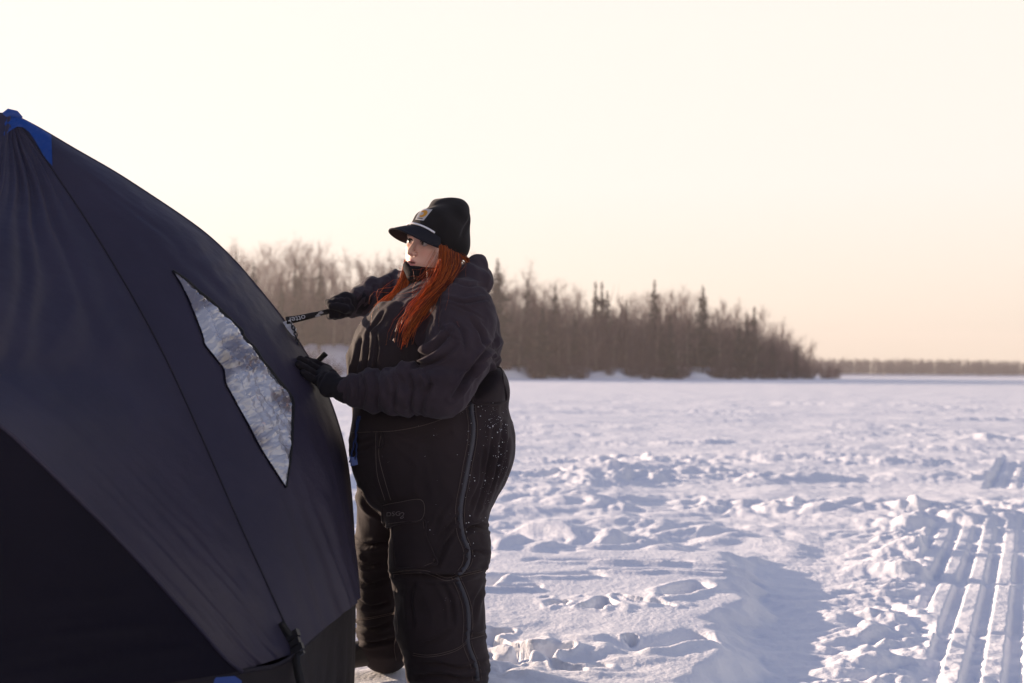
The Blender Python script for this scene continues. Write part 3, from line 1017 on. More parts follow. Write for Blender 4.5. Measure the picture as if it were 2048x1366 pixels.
# window: crumpled clear vinyl, held by a dark welt
WIN = [(344, 543), (372, 562), (396, 585), (420, 604), (441, 625), (468, 652), (481, 664), (486, 678), (508, 700), (521, 722), (537, 740),
       (552, 760), (575, 788), (583, 806), (582, 850), (580, 900), (576, 935), (570, 976), (548, 942), (520, 898), (495, 850), (478, 820),
       (462, 790), (450, 768), (446, 740), (430, 718), (408, 690), (405, 676), (392, 640), (376, 600), (360, 568)]
P2, V3, F3 = sheet(WIN, lambda x, y: on_tent(x, y, 0.004), step=4.5, jitter=0.48, seed=3)
nn = np.array([tent_depth(x, y)[1] for x, y in P2[::1]])
wp = np.array(WIN + WIN[:1], float)
ed = np.full(len(P2), 1e9)
for k in range(len(WIN)):                                        # distance to the outline: the film is held flat at its edge
    a_, b_ = wp[k], wp[k + 1]
    tt_ = np.clip(((P2 - a_) @ (b_ - a_)) / ((b_ - a_) @ (b_ - a_)), 0, 1)[:, None]
    ed = np.minimum(ed, np.linalg.norm(P2 - a_ - tt_ * (b_ - a_), axis=1))
al_, ac_ = P2 @ np.array([0.47, 0.88]), P2 @ np.array([0.88, -0.47])          # along and across the window
wv = 14 * noise2(ac_ / 50, al_ / 70, 84)
cr = (1 - 2.4 * np.abs(noise2((ac_ + wv) / 17, (al_ + wv) / 120, 80))) * 0.0060 + \
     (1 - 2.4 * np.abs(noise2((ac_ - wv) / 60, (al_ + 2 * wv) / 26, 81))) * 0.0055 + 0.003 * noise2(ac_ / 9, al_ / 30, 82)
cr = 1.6 * (cr + 0.006) * sstep(0, 14, ed)
V3 = V3 + nn * np.sign(np.sum(nn * (np.array([0, 0, H_CAM]) - V3), 1))[:, None] * np.abs(cr)[:, None]
vinyl, nt, bs = principled('clear_vinyl', (0.2, 0.2, 0.22), 0.13, 0.9)
r_, n_ = var_color(nt, bs, (0.17, 0.155, 0.168), (0.40, 0.41, 0.45), scale=4.5, detail=3, lo=0.44, hi=0.52, stretch=(1.0, 1.0, 1.5))
bs.inputs['Coat Weight'].default_value = 1.0
bs.inputs['Coat Roughness'].default_value = 0.05
add_bump(nt, bs, scale=7, strength=0.5, dist=0.02, detail=1, stretch=(1, 1, 2.5))
part('window_pane', V3, F3, vinyl, tent, TB, smooth=False)
wl = [on_tent(x, y, 0.006) for x, y in smooth_path(WIN[:18], 90)]
V_, F_ = tube_path(np.array(wl), 0.0065 * np.interp(np.linspace(0, 1, 90), [0, 0.3, 0.7, 1], [0.5, 1.2, 0.9, 0.4]), 6)
part('window_welt', V_, F_, black_mat, tent, TB)
wl = [on_tent(x, y, 0.003) for x, y in smooth_path(WIN[17:] + WIN[:1], 60)]
V_, F_ = tube_path(np.array(wl), 0.003, 6)
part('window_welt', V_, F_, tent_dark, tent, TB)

# blue cap over the top corner, blue patch at the foot of the pole
CAP = [(20, 227), (60, 247), (102, 272), (104, 334), (88, 316), (70, 284), (58, 266), (46, 257), (34, 255), (16, 266), (0, 288), (-6, 262), (8, 240)]
P2, V3, F3 = sheet(CAP, lambda x, y: on_tent(x, y, 0.004), step=6)
part('corner_cap', V3, F3, blue_mat, tent, TB)
V_, F_ = tube_path(np.array([at(x, y, Y) for x, y, Y in ((2, 248, 3.76), (10, 236, 3.77), (20, 229, 3.775), (32, 231, 3.78), (42, 238, 3.785))]), [0.014, 0.018, 0.020, 0.017, 0.010], 8)
part('corner_cap', V_, F_, blue_mat, tent, TB)
foot_p = Q1[-1]
P2, V3, F3 = sheet([(356, 1362), (400, 1357), (470, 1352), (484, 1362), (470, 1420), (360, 1420)], lambda x, y: np.array(at(x, y, 2.92 - (y - 1352) * 0.0003)), step=9)
part('corner_cap', V3, F3, blue_mat, tent, TB)

# tie-down strap with its buckle at the near foot
tp = np.array([on_tent(556, 1248, 0.008), on_tent(570, 1272, 0.012), on_tent(584, 1296, 0.014), np.array(at(594, 1330, 3.07)), np.array(at(604, 1380, 3.04)), np.array(at(612, 1450, 3.0))])
V_, F_ = ribbon_path(smooth_path(tp, 30), (0.80, -0.35, 0.35), 0.027, 0.003)
strap_ = part('tie_down_strap', V_, F_, black_mat, tent, TB)
bx = []
c_ = on_tent(583, 1296, 0.022)
dr_ = tp[3] - tp[1]; dr_ /= np.linalg.norm(dr_)
sd_ = np.array([0.80, -0.35, 0.35]); sd_ -= dr_ * sd_.dot(dr_); sd_ /= np.linalg.norm(sd_); up_ = np.cross(dr_, sd_)
for k, (o_, l_, w_) in enumerate(((-0.028, 0.010, 0.019), (-0.006, 0.008, 0.016), (0.014, 0.009, 0.020), (0.032, 0.004, 0.018))):
    bx.append(box_oriented(c_ + dr_ * o_, dr_ * l_, sd_ * w_, up_ * (0.007 - 0.001 * k)))
V_, F_ = merge_vf(bx)
part('buckle', V_, F_, plastic_mat, strap_, TB, smooth=False)

# hub of the far wall: light patch, ring, cord and the pull strap that the person hauls on
P2, V3, F3 = sheet([(563, 646), (577, 641), (591, 660), (588, 675), (582, 672), (572, 660)], lambda x, y: on_tent(x, y, 0.006), step=4)
part('hub_patch', V3, F3, silver_mat, tent, TB)
cl = ppath([(581, 646, 3.97), (590, 662, 3.965), (593, 676, 3.965), (598, 690, 3.97), (603, 698, 3.975)], 26)
lk = []
for k in range(7):
    c_ = cl[2 + k * 3]
    th = np.linspace(0, 2 * np.pi, 13)[:-1]
    a_ = np.array([0.35, 0.1, -0.9]); b_ = np.array([0.9, 0.2, 0.35]) if k % 2 else np.array([0.2, -0.95, 0.1])
    ring = c_ + 0.0085 * np.cos(th)[:, None] * a_ + 0.0055 * np.sin(th)[:, None] * b_
    ring = np.vstack([ring, ring[:1]])
    lk.append(tube_path(ring, 0.0022, 5))
V_, F_ = merge_vf(lk)
tag(part('hub_cord', V_, F_, plastic_mat, tent, TB), kind='stuff')

PS = ppath([(572, 641, 3.965), (592, 638, 3.985), (615, 633, 4.01), (640, 627, 4.05), (664, 621, 4.09), (690, 617, 4.13), (705, 622, 4.15)], 50)
twist = np.interp(np.linspace(0, 1, 50), [0, 0.25, 0.45, 0.62, 1], [0.0, 0.05, 0.85, 0.9, 0.8])
sides = np.stack([0.10 * np.ones(50), np.sin(twist), -np.cos(twist)], 1)
V_, F_ = ribbon_path(PS, sides, 0.026 - 0.006 * np.sin(np.linspace(0, np.pi, 50)), 0.0028)
pull = part('pull_strap', V_, F_, black_mat, tent, TB)
white_thread, nt, bs = principled('white_print', (0.40, 0.41, 0.44), 0.7, 0.2)


def text_mesh(body, size, extrude=0.0004):
    cu = bpy.data.curves.new('lettering', 'FONT')
    cu.body = body; cu.size = size; cu.extrude = extrude; cu.align_x = 'CENTER'; cu.align_y = 'CENTER'; cu.resolution_u = 3
    o = bpy.data.objects.new('lettering', cu); COL.objects.link(o)
    bpy.context.view_layer.update()
    dg = bpy.context.evaluated_depsgraph_get()
    me = bpy.data.meshes.new_from_object(o.evaluated_get(dg))
    V = np.array([v.co[:] for v in me.vertices]); Fa = [tuple(p.vertices) for p in me.polygons]
    bpy.data.objects.remove(o); bpy.data.curves.remove(cu); bpy.data.meshes.remove(me)
    return V, Fa


V_, F_ = text_mesh('otter', 0.029)
V_[:, 0] *= 1.1
# printed along the strap, upside down as it is held (reads from the hand towards the tent)
ln = np.linalg.norm(np.diff(PS, axis=0), axis=1).sum()
u_ = (0.040 - V_[:, 0]) / ln
TT = np.gradient(PS, axis=0); TT /= np.linalg.norm(TT, axis=1)[:, None]
SS = sides - TT * np.sum(sides * TT, 1)[:, None]; SS /= np.linalg.norm(SS, axis=1)[:, None]
NN = np.cross(TT, SS)
if NN[8, 1] > 0: sgn = -1
else: sgn = 1
ui = np.clip(u_, 0.0, 1) * 49
ip = lambda A: np.stack([np.interp(ui, np.arange(50), A[:, k]) for k in range(3)], 1)
V_ = ip(PS) + ip(SS) * (V_[:, 1:2]) + ip(NN) * sgn * 0.0020 + ip(NN) * sgn * V_[:, 2:3]
keep = u_ > 0.01
F_ = [f for f in F_ if all(keep[i] for i in f)]
part('lettering', V_, F_, white_thread, pull, TB, smooth=False)
k0 = int(0.44 * 49)
fl = [box_oriented(PS[k0 + j] + NN[k0 + j] * sgn * 0.002 + SS[k0 + j] * q, TT[k0 + j] * 0.006, SS[k0 + j] * 0.0028, NN[k0 + j] * 0.0004)
      for j, q in ((0, 0.006), (1, 0.001), (2, -0.004), (3, -0.007), (4, -0.002), (2, 0.007))]
V_, F_ = merge_vf(fl)
part('lettering', V_, F_, white_thread, pull, TB, smooth=False)
# loose strap end behind the pressed hand
tb = ppath([(630, 727, 3.99), (638, 720, 3.98), (646, 712, 3.975), (652, 707, 3.97)], 12)
V_, F_ = ribbon_path(tb, (0.35, -0.5, 0.8), [0.006, 0.008, 0.012, 0.016, 0.019, 0.020, 0.020, 0.020, 0.020, 0.020, 0.020, 0.018], 0.004)
tab = part('strap_end', V_, F_, black_mat, tent, TB)

# ------------------------------------------------------------------ implicit modelling of the person
def surface_nets(xs, ys, zs, D):
    """Naive surface nets on a rectilinear grid; returns vertices and quads (outward)."""
    nx, ny, nz = D.shape
    neg = D < 0
    cnt = np.zeros((nx - 1, ny - 1, nz - 1), np.int8)
    corners = [(i, j, k) for i in (0, 1) for j in (0, 1) for k in (0, 1)]
    for i, j, k in corners:
        cnt += neg[i:nx - 1 + i, j:ny - 1 + j, k:nz - 1 + k]
    act = (cnt > 0) & (cnt < 8)
    I = np.argwhere(act)
    idx = -np.ones(act.shape, np.int64); idx[act] = np.arange(len(I))
    acc = np.zeros((len(I), 3)); num = np.zeros(len(I))
    gx = [xs, ys, zs]
    for a in range(3):
        for o1 in (0, 1):
            for o2 in (0, 1):
                b, c = [q for q in range(3) if q != a]
                o = np.zeros(3, int); o[b] = o1; o[c] = o2
                e = o.copy(); e[a] = 1
                p0 = I + o; p1 = I + e
                d0 = D[p0[:, 0], p0[:, 1], p0[:, 2]]; d1 = D[p1[:, 0], p1[:, 1], p1[:, 2]]
                m = (d0 < 0) != (d1 < 0)
                t = np.where(m, d0 / np.where(m, d0 - d1, 1), 0)
                P = np.stack([gx[q][p0[:, q]] for q in range(3)], 1)
                P[:, a] += t * (gx[a][p1[:, a]] - gx[a][p0[:, a]])
                acc[m] += P[m]; num[m] += 1
    V = acc / num[:, None]
    Fq = []
    for a in range(3):
        b, c = (a + 1) % 3, (a + 2) % 3
        sl0 = [slice(None)] * 3; sl1 = [slice(None)] * 3
        sl0[a] = slice(0, -1); sl1[a] = slice(1, None)
        cross = neg[tuple(sl0)] != neg[tuple(sl1)]
        E = np.argwhere(cross)
        ok = (E[:, b] > 0) & (E[:, c] > 0) & (E[:, b] < D.shape[b] - 1) & (E[:, c] < D.shape[c] - 1)
        E = E[ok]
        s = neg[E[:, 0], E[:, 1], E[:, 2]]

        def cell(db, dc):
            q = E.copy(); q[:, b] -= db; q[:, c] -= dc
            return idx[q[:, 0], q[:, 1], q[:, 2]]
        q = np.stack([cell(1, 1), cell(0, 1), cell(0, 0), cell(1, 0)], 1)
        q[~s] = q[~s][:, ::-1]
        Fq.append(q)
    return V, np.vstack(Fq)


def smin(a, b, k):
    h = np.clip(0.5 + 0.5 * (b - a) / k, 0, 1)
    return b * (1 - h) + a * h - k * h * (1 - h)


def smax(a, b, k): return -smin(-a, -b, k)


def d_cone(P, a, b, r0, r1):
    a, b = np.asarray(a, float), np.asarray(b, float)
    ab = b - a
    t = np.clip(((P[0] - a[0]) * ab[0] + (P[1] - a[1]) * ab[1] + (P[2] - a[2]) * ab[2]) / ab.dot(ab), 0, 1)
    return np.sqrt((P[0] - a[0] - t * ab[0]) ** 2 + (P[1] - a[1] - t * ab[1]) ** 2 + (P[2] - a[2] - t * ab[2]) ** 2) - (r0 + (r1 - r0) * t)


def d_ell(P, c, r, M=None):
    q = [P[k] - c[k] for k in range(3)]
    if M is not None:                                          # rows of M are the ellipsoid's axes
        q = [M[k][0] * q[0] + M[k][1] * q[1] + M[k][2] * q[2] for k in range(3)]
    k0 = np.sqrt((q[0] / r[0]) ** 2 + (q[1] / r[1]) ** 2 + (q[2] / r[2]) ** 2)
    k1 = np.sqrt((q[0] / r[0] ** 2) ** 2 + (q[1] / r[1] ** 2) ** 2 + (q[2] / r[2] ** 2) ** 2)
    return k0 * (k0 - 1) / np.maximum(k1, 1e-6)


def axis_grid(spans):
    """spans: list of (start, end, step) that follow one another."""
    out = []
    for a, b, h in spans:
        out.append(np.arange(a, b - h * 0.3, h))
    out.append([spans[-1][1]])
    return np.concatenate(out)


def mesh_field(fn, xs, ys, zs):
    P = np.meshgrid(xs, ys, zs, indexing='ij')
    P = [p.astype(np.float32) for p in P]
    return surface_nets(xs, ys, zs, fn(P))


def vert_normals(V, Fq):
    fn_ = np.cross(V[Fq[:, 2]] - V[Fq[:, 0]], V[Fq[:, 3]] - V[Fq[:, 1]])
    N = np.zeros_like(V)
    for k in range(4): np.add.at(N, Fq[:, k], fn_)
    return N / (np.linalg.norm(N, axis=1)[:, None] + 1e-12)


def relax(V, Fq, it=2, lam=0.5):
    E = np.vstack([Fq[:, [0, 1]], Fq[:, [1, 2]], Fq[:, [2, 3]], Fq[:, [3, 0]]])
    n = np.zeros(len(V)); np.add.at(n, E[:, 0], 1)
    for _ in range(it):
        A = np.zeros_like(V); np.add.at(A, E[:, 0], V[E[:, 1]])
        V = V * (1 - lam) + lam * A / np.maximum(n, 1)[:, None]
    return V


def pt(x, y, Y): return np.array(at(x, y, Y))


PB = np.array([-0.30, 4.05, 0.0])
person = empty('person', tuple(PB))
tag(person, 'person in black visored beanie, dark jacket and bib overalls hauling on the tent strap', 'person')

# ---- head frame: yawed 39 degrees off the camera towards the tent
HY = math.radians(39)
HF = np.array([-math.sin(HY), -math.cos(HY), 0.0]); HP = math.radians(-2)
HR = np.cross(HF, [0, 0, 1.0]); HU = np.array([0, 0, 1.0])
HF = HF * math.cos(HP) + HU * math.sin(HP); HU = np.cross(HR, HF)
RO = math.radians(10)                                             # head tipped towards its left shoulder
HR, HU = HR * math.cos(RO) + HU * math.sin(RO), HU * math.cos(RO) - HR * math.sin(RO)
HC = pt(867, 487, 4.03)
HS = 1.02


def hl(x, y, z): return HC + (HR * x + HF * y + HU * z) * HS


def head_local(P):
    q = [P[k] - HC[k] for k in range(3)]
    f = lambda a: (a[0] * q[0] + a[1] * q[1] + a[2] * q[2]) / HS
    return [f(HR), f(HF), f(HU)]


def head_field(P):
    L = head_local(P)
    d = d_ell(L, (0, -0.012, 0.030), (0.077, 0.096, 0.085))
    d = smin(d, d_ell(L, (0, 0.026, -0.040), (0.064, 0.066, 0.078)), 0.03)
    d = smin(d, d_ell(L, (0, 0.062, -0.096), (0.026, 0.026, 0.020)), 0.03)
    for s in (-1, 1):
        d = smin(d, d_ell(L, (0.036 * s, 0.044, -0.056), (0.026, 0.036, 0.038)), 0.025)
        d = smin(d, d_ell(L, (0.041 * s, 0.060, -0.022), (0.020, 0.020, 0.016)), 0.02)
        d = smin(d, d_cone(L, (0.014 * s, 0.088, 0.020), (0.046 * s, 0.074, 0.018), 0.010, 0.009), 0.015)
        d = smax(d, -d_ell(L, (0.031 * s, 0.097, -0.002), (0.017, 0.016, 0.0105)), 0.012)
    d = smin(d, d_cone(L, (0, 0.088, 0.004), (0, 0.112, -0.034), 0.0075, 0.0098), 0.012)
    for s in (-1, 1):
        d = smin(d, d_ell(L, (0.0125 * s, 0.100, -0.0395), (0.0080, 0.0095, 0.0070)), 0.006)
        d = smax(d, -d_ell(L, (0.0070 * s, 0.106, -0.0475), (0.0042, 0.0060, 0.0040)), 0.004)
    # mouth: two lips with a dark parting
    d = smin(d, d_ell(L, (0, 0.085, -0.066), (0.026, 0.014, 0.018)), 0.015)
    for s in (-1, 1):
        d = smin(d, d_cone(L, (0.003 * s, 0.0985, -0.0640), (0.022 * s, 0.088, -0.0695), 0.0050, 0.0028), 0.005)
        d = smin(d, d_cone(L, (0.000 * s, 0.0970, -0.0790), (0.020 * s, 0.087, -0.0725), 0.0058, 0.0030), 0.005)
    d = smax(d, -d_ell(L, (0, 0.099, -0.0713), (0.018, 0.011, 0.0038)), 0.003)
    d = smin(d, d_cone(L, (0, -0.018, -0.07), (0, -0.040, -0.22), 0.056, 0.062), 0.03)
    return d


def body_field(P):
    d = head_field(P)
    t = d_ell(P, pt(866, 760, 4.03), (0.17, 0.19, 0.36))
    t = smin(t, d_ell(P, pt(862, 890, 4.03), (0.23, 0.22, 0.22)), 0.08)
    t = smin(t, d_cone(P, pt(915, 640, 3.88), pt(855, 612, 4.22), 0.07, 0.07), 0.06)
    for a, b, r0, r1 in NEAR_ARM + FAR_ARM: t = smin(t, d_cone(P, a, b, r0 * 0.66, r1 * 0.66), 0.03)
    for a, b, r0, r1 in NEAR_LEG + FAR_LEG: t = smin(t, d_cone(P, a, b, r0 * 0.72, r1 * 0.72), 0.05)
    return smin(d, t, 0.03)


def chain(*js):
    return [(pt(*js[k][:3]), pt(*js[k + 1][:3]), js[k][3], js[k + 1][3]) for k in range(len(js) - 1)]


NEAR_ARM = chain((926, 648, 3.82, 0.104), (912, 715, 3.75, 0.100), (884, 776, 3.70, 0.086), (805, 780, 3.73, 0.074), (745, 781, 3.77, 0.058), (705, 780, 3.79, 0.045))
FAR_ARM = chain((862, 602, 4.26, 0.100), (800, 585, 4.46, 0.078), (752, 594, 4.36, 0.066), (712, 608, 4.21, 0.047))
NEAR_LEG = chain((880, 985, 3.93, 0.168), (879, 1105, 3.93, 0.165), (878, 1160, 3.93, 0.148), (880, 1240, 3.93, 0.148), (894, 1330, 3.93, 0.132), (898, 1384, 3.93, 0.130))
FAR_LEG = chain((800, 960, 4.20, 0.155), (778, 1090, 4.27, 0.118), (768, 1180, 4.28, 0.104), (772, 1290, 4.28, 0.100))

skin_mat, nt, bs = principled('skin', (0.52, 0.30, 0.235), 0.5, 0.35)
at_ = nt.nodes.new('ShaderNodeAttribute'); at_.attribute_name = 'tint'
nt.links.new(at_.outputs['Color'], bs.inputs['Base Color'])
bs.inputs['Subsurface Weight'].default_value = 0.10
bs.inputs['Subsurface Radius'].default_value = (0.010, 0.004, 0.002)
add_bump(nt, bs, scale=900, strength=0.12, dist=0.0006)

hx, hy, hz = HC
V_, F_ = mesh_field(body_field,
                    axis_grid([(-1.15, hx - 0.125, 0.016), (hx - 0.125, hx + 0.12, 0.0026), (hx + 0.12, 0.25, 0.016)]),
                    axis_grid([(3.5, hy - 0.13, 0.016), (hy - 0.13, hy + 0.12, 0.0026), (hy + 0.12, 4.75, 0.016)]),
                    axis_grid([(0.02, hz - 0.135, 0.016), (hz - 0.135, hz + 0.07, 0.0026), (hz + 0.07, hz + 0.16, 0.006)]))
body = part('body', V_, F_, skin_mat, person, PB)
Lc = np.stack(head_local([V_[:, 0], V_[:, 1], V_[:, 2]]), 1)
tint = np.tile(np.array([0.68, 0.42, 0.335]), (len(V_), 1))
blush = np.exp(-(((np.abs(Lc[:, 0]) - 0.040) / 0.022) ** 2 + ((Lc[:, 2] + 0.030) / 0.022) ** 2)) * (Lc[:, 1] > 0.03)
tint = tint * (1 - 0.5 * blush[:, None]) + 0.5 * blush[:, None] * np.array([0.64, 0.27, 0.22])
lip = np.maximum(np.exp(-(((Lc[:, 0]) / 0.021) ** 4 + ((Lc[:, 2] + 0.0645 + 0.006 * np.abs(Lc[:, 0]) / 0.02) / 0.0058) ** 4)),
                 np.exp(-(((Lc[:, 0]) / 0.019) ** 4 + ((Lc[:, 2] + 0.0775) / 0.0062) ** 4))) * (Lc[:, 1] > 0.07)
tint = tint * (1 - lip[:, None]) + lip[:, None] * np.array([0.48, 0.20, 0.19])
gap = np.exp(-((Lc[:, 0] / 0.016) ** 4 + ((Lc[:, 2] + 0.0710) / 0.0022) ** 2)) * (Lc[:, 1] > 0.07)
tint = tint * (1 - gap[:, None]) + gap[:, None] * np.array([0.06, 0.02, 0.02])
for s in (-1, 1):
    br = np.exp(-(((Lc[:, 0] - 0.032 * s) / 0.019) ** 4 + ((Lc[:, 2] - 0.0205 + 0.02 * (Lc[:, 0] - 0.03 * s) * s) / 0.0042) ** 2)) * (Lc[:, 1] > 0.05)
    tint = tint * (1 - br[:, None]) + br[:, None] * np.array([0.08, 0.035, 0.022])
    ln_ = np.exp(-(((Lc[:, 0] - 0.031 * s) / 0.0165) ** 4 + ((Lc[:, 2] + 0.001) / 0.0075) ** 4)) * (Lc[:, 1] > 0.05)
    tint = tint * (1 - 0.75 * ln_[:, None]) + 0.75 * ln_[:, None] * np.array([0.10, 0.05, 0.045])
ca = body.data.color_attributes.new('tint', 'FLOAT_COLOR', 'POINT')
ca.data.foreach_set('color', np.concatenate([tint, np.ones((len(tint), 1))], 1).astype(np.float32).ravel())

eye_mat, nt, bs = principled('eye', (0.42, 0.37, 0.35), 0.15, 0.6)
iris_mat, nt, bs = principled('iris', (0.035, 0.022, 0.015), 0.15, 0.6)
lash_mat, nt, bs = principled('eyelash', (0.015, 0.010, 0.010), 0.7, 0.2)


def ball(c, r, n=14):
    V, Fa = [], []
    for i in range(n + 1):
        for j in range(2 * n):
            a, b = math.pi * i / n, math.pi * j / n
            V.append(np.asarray(c) + r * np.array([math.sin(a) * math.cos(b), math.sin(a) * math.sin(b), math.cos(a)]))
    for i in range(n):
        for j in range(2 * n):
            j2 = (j + 1) % (2 * n)
            Fa.append((i * 2 * n + j, (i + 1) * 2 * n + j, (i + 1) * 2 * n + j2, i * 2 * n + j2))
    return np.array(V), Fa


for s in (-1, 1):
    V_, F_ = ball(hl(0.031 * s, 0.0755, -0.001), 0.0122)
    eye = part('eye', V_, F_, eye_mat, person, PB)
    gz = HF * 0.98 + HR * 0.10; gz /= np.linalg.norm(gz)
    V_, F_ = ball(hl(0.031 * s, 0.0755, -0.001) + gz * 0.0068 * HS, 0.0072, 8)
    part('iris', V_, F_, iris_mat, eye, PB)
    arc = [hl(s * (0.031 + 0.0165 * math.sin(a)), 0.0865 - 0.007 * (1 - math.cos(a)) - 0.004 * max(0, math.sin(a)), 0.001 + 0.0062 * math.cos(a * 0.95)) for a in np.linspace(-1.35, 1.35, 11)]
    V_, F_ = tube_path(np.array(arc), 0.0024, 5)
    part('eyelash', V_, F_, lash_mat, eye, PB)

# ---- fabrics
jacket_mat = fabric('jacket_cotton', (0.026, 0.019, 0.026), (0.050, 0.037, 0.045), rough=0.9, spec=0.12, weave=700, sheen=0.06)
overall_mat = fabric('overall_canvas', (0.018, 0.013, 0.015), (0.030, 0.021, 0.023), rough=0.82, spec=0.15, weave=800, sheen=0.05)
fleece_mat = fabric('gaiter_fleece', (0.010, 0.009, 0.011), (0.016, 0.014, 0.016), rough=0.9, spec=0.1, weave=600, sheen=0.05)
glove_mat = fabric('glove_fleece', (0.011, 0.010, 0.013), (0.017, 0.015, 0.019), rough=0.9, spec=0.12, weave=600, sheen=0.04)
beanie_mat = fabric('beanie_knit', (0.011, 0.010, 0.011), (0.017, 0.015, 0.016), rough=0.95, spec=0.08, weave=420, sheen=0.10)
visor_mat = fabric('visor_cloth', (0.012, 0.012, 0.018), (0.016, 0.016, 0.022), rough=0.8, spec=0.15)
boot_mat = fabric('boot_rubber', (0.020, 0.017, 0.016), (0.034, 0.029, 0.027), rough=0.6, spec=0.3)
thread_mat, nt, bs = principled('tan_thread', (0.115, 0.09, 0.08), 0.8, 0.2)
zip_mat, nt, bs = principled('zip_tape', (0.050, 0.050, 0.062), 0.5, 0.4)

TF = np.array([-math.cos(math.radians(25)), -math.sin(math.radians(25)), 0.0])          # where the torso faces
TL = np.cross([0, 0, 1.0], TF)                                                           # its left side (towards the camera)
TC = pt(850, 745, 4.02)


def crease(V, N, lines):
    """Sewn-in and pulled creases: a valley along each line with a soft roll on either side."""
    px = to_px(V)
    face = np.sum(N * (np.array([0, 0, H_CAM]) - V), 1) > 0
    d = np.zeros(len(V))
    for pts, w, depth in lines:
        L = smooth_path(pts, 14); w = w * 0.72; depth = depth * 1.25
        best = np.full(len(V), 1e9); tb = np.zeros(len(V))
        for k in range(13):
            a, b = L[k], L[k + 1]
            t = np.clip(((px - a) @ (b - a)) / ((b - a) @ (b - a) + 1e-9), 0, 1)
            q = np.linalg.norm(px - a - t[:, None] * (b - a), axis=1)
            m = q < best
            best[m] = q[m]; tb[m] = (k + t[m]) / 13
        taper = np.sin(np.pi * np.clip(tb, 0.04, 0.96)) ** 0.5
        d += taper * depth * (-np.exp(-(best / w) ** 2) + 0.75 * np.exp(-((best - 2.1 * w) / (1.1 * w)) ** 2))
    return d * face


# ---- jacket: torso, sleeves and the hood bunched behind the neck
def jacket_field(P):
    d = d_ell(P, pt(870, 712, 4.02), (0.222, 0.232, 0.27))
    d = smin(d, d_cone(P, pt(925, 630, 3.86), pt(856, 604, 4.24), 0.108, 0.100), 0.06)
    d = smin(d, d_ell(P, pt(935, 675, 4.0), (0.105, 0.17, 0.14)), 0.05)
    arm = None
    for a, b, r0, r1 in NEAR_ARM:
        q = d_cone(P, a, b, r0, r1); arm = q if arm is None else smin(arm, q, 0.03)
    # sleeve folds: soft rings gathered at the elbow and along the forearm
    u = (P[0] * 0.55 + P[2] * 0.85); v = (P[0] * 0.9 - P[2] * 0.25)
    near_elbow = np.exp(-(((P[0] - pt(850, 776, 3.7)[0]) / 0.16) ** 2 + ((P[2] - pt(850, 745, 3.7)[2]) / 0.10) ** 2))
    arm = arm + 0.008 * near_elbow * np.sin(u * 85 + 3 * np.sin(v * 19)) + 0.0045 * np.sin(v * 95 + 2.2 * np.sin(u * 30)) * sstep(-0.22, -0.42, P[0])
    d = smin(d, arm, 0.022)
    far = None
    for a, b, r0, r1 in FAR_ARM:
        q = d_cone(P, a, b, r0, r1); far = q if far is None else smin(far, q, 0.03)
    far = far + 0.005 * np.sin(P[0] * 110 + 2 * np.sin(P[2] * 40)) * sstep(-0.33, -0.42, P[0])
    d = smin(d, far, 0.03)
    # hood
    hd = None
    for a, b, r0, r1 in chain((880, 606, 3.86, 0.030), (925, 590, 3.86, 0.046), (950, 566, 3.95, 0.052), (950, 556, 4.06, 0.054), (930, 560, 4.17, 0.050), (880, 580, 4.22, 0.036)):
        q = d_cone(P, a, b, r0, r1); hd = q if hd is None else smin(hd, q, 0.02)
    rim = None
    for a, b, r0, r1 in chain((905, 560, 3.90, 0.016), (936, 542, 3.93, 0.019), (957, 526, 4.02, 0.021), (950, 524, 4.10, 0.020), (925, 540, 4.17, 0.016)):
        q = d_cone(P, a, b, r0, r1); rim = q if rim is None else smin(rim, q, 0.015)
    hd = smin(hd, rim, 0.035)
    hd = hd + 0.004 * np.sin(P[2] * 70 + 14 * P[0] + 2 * np.sin(P[1] * 24))
    d = smin(d, hd, 0.018)
    # neck opening
    d = smax(d, -d_cone(P, hl(0, 0.005, -0.06), hl(0, 0.0, -0.20), 0.080, 0.058), 0.012)
    return d


V_, F_ = mesh_field(jacket_field, np.arange(-0.78, 0.02, 0.006), np.arange(3.54, 4.62, 0.006), np.arange(0.88, 1.58, 0.006))
V_ = relax(V_, F_, 1, 0.4)
N_ = vert_normals(V_, F_)
q = V_ * np.array([7.0, 7.0, 5.0])
fold = 0.005 * (noise3(q + 2.0 * noise3(V_ * 3, 5)[:, None], 1)) + 0.006 * (1 - 2.5 * np.abs(noise3(V_ * np.array([16, 16, 9.0]) + 1.5 * noise3(V_ * 6, 6)[:, None], 2)))
# drag lines from the armpit across the back of the shoulder
arm_pit = pt(968, 712, 3.9)
rr = np.linalg.norm(V_ - arm_pit, axis=1); th = np.arctan2(V_[:, 2] - arm_pit[2], V_[:, 0] - arm_pit[0])
fold = fold + 0.007 * np.exp(-((rr - 0.06) / 0.07) ** 2) * np.sin(th * 7 + 30 * rr)
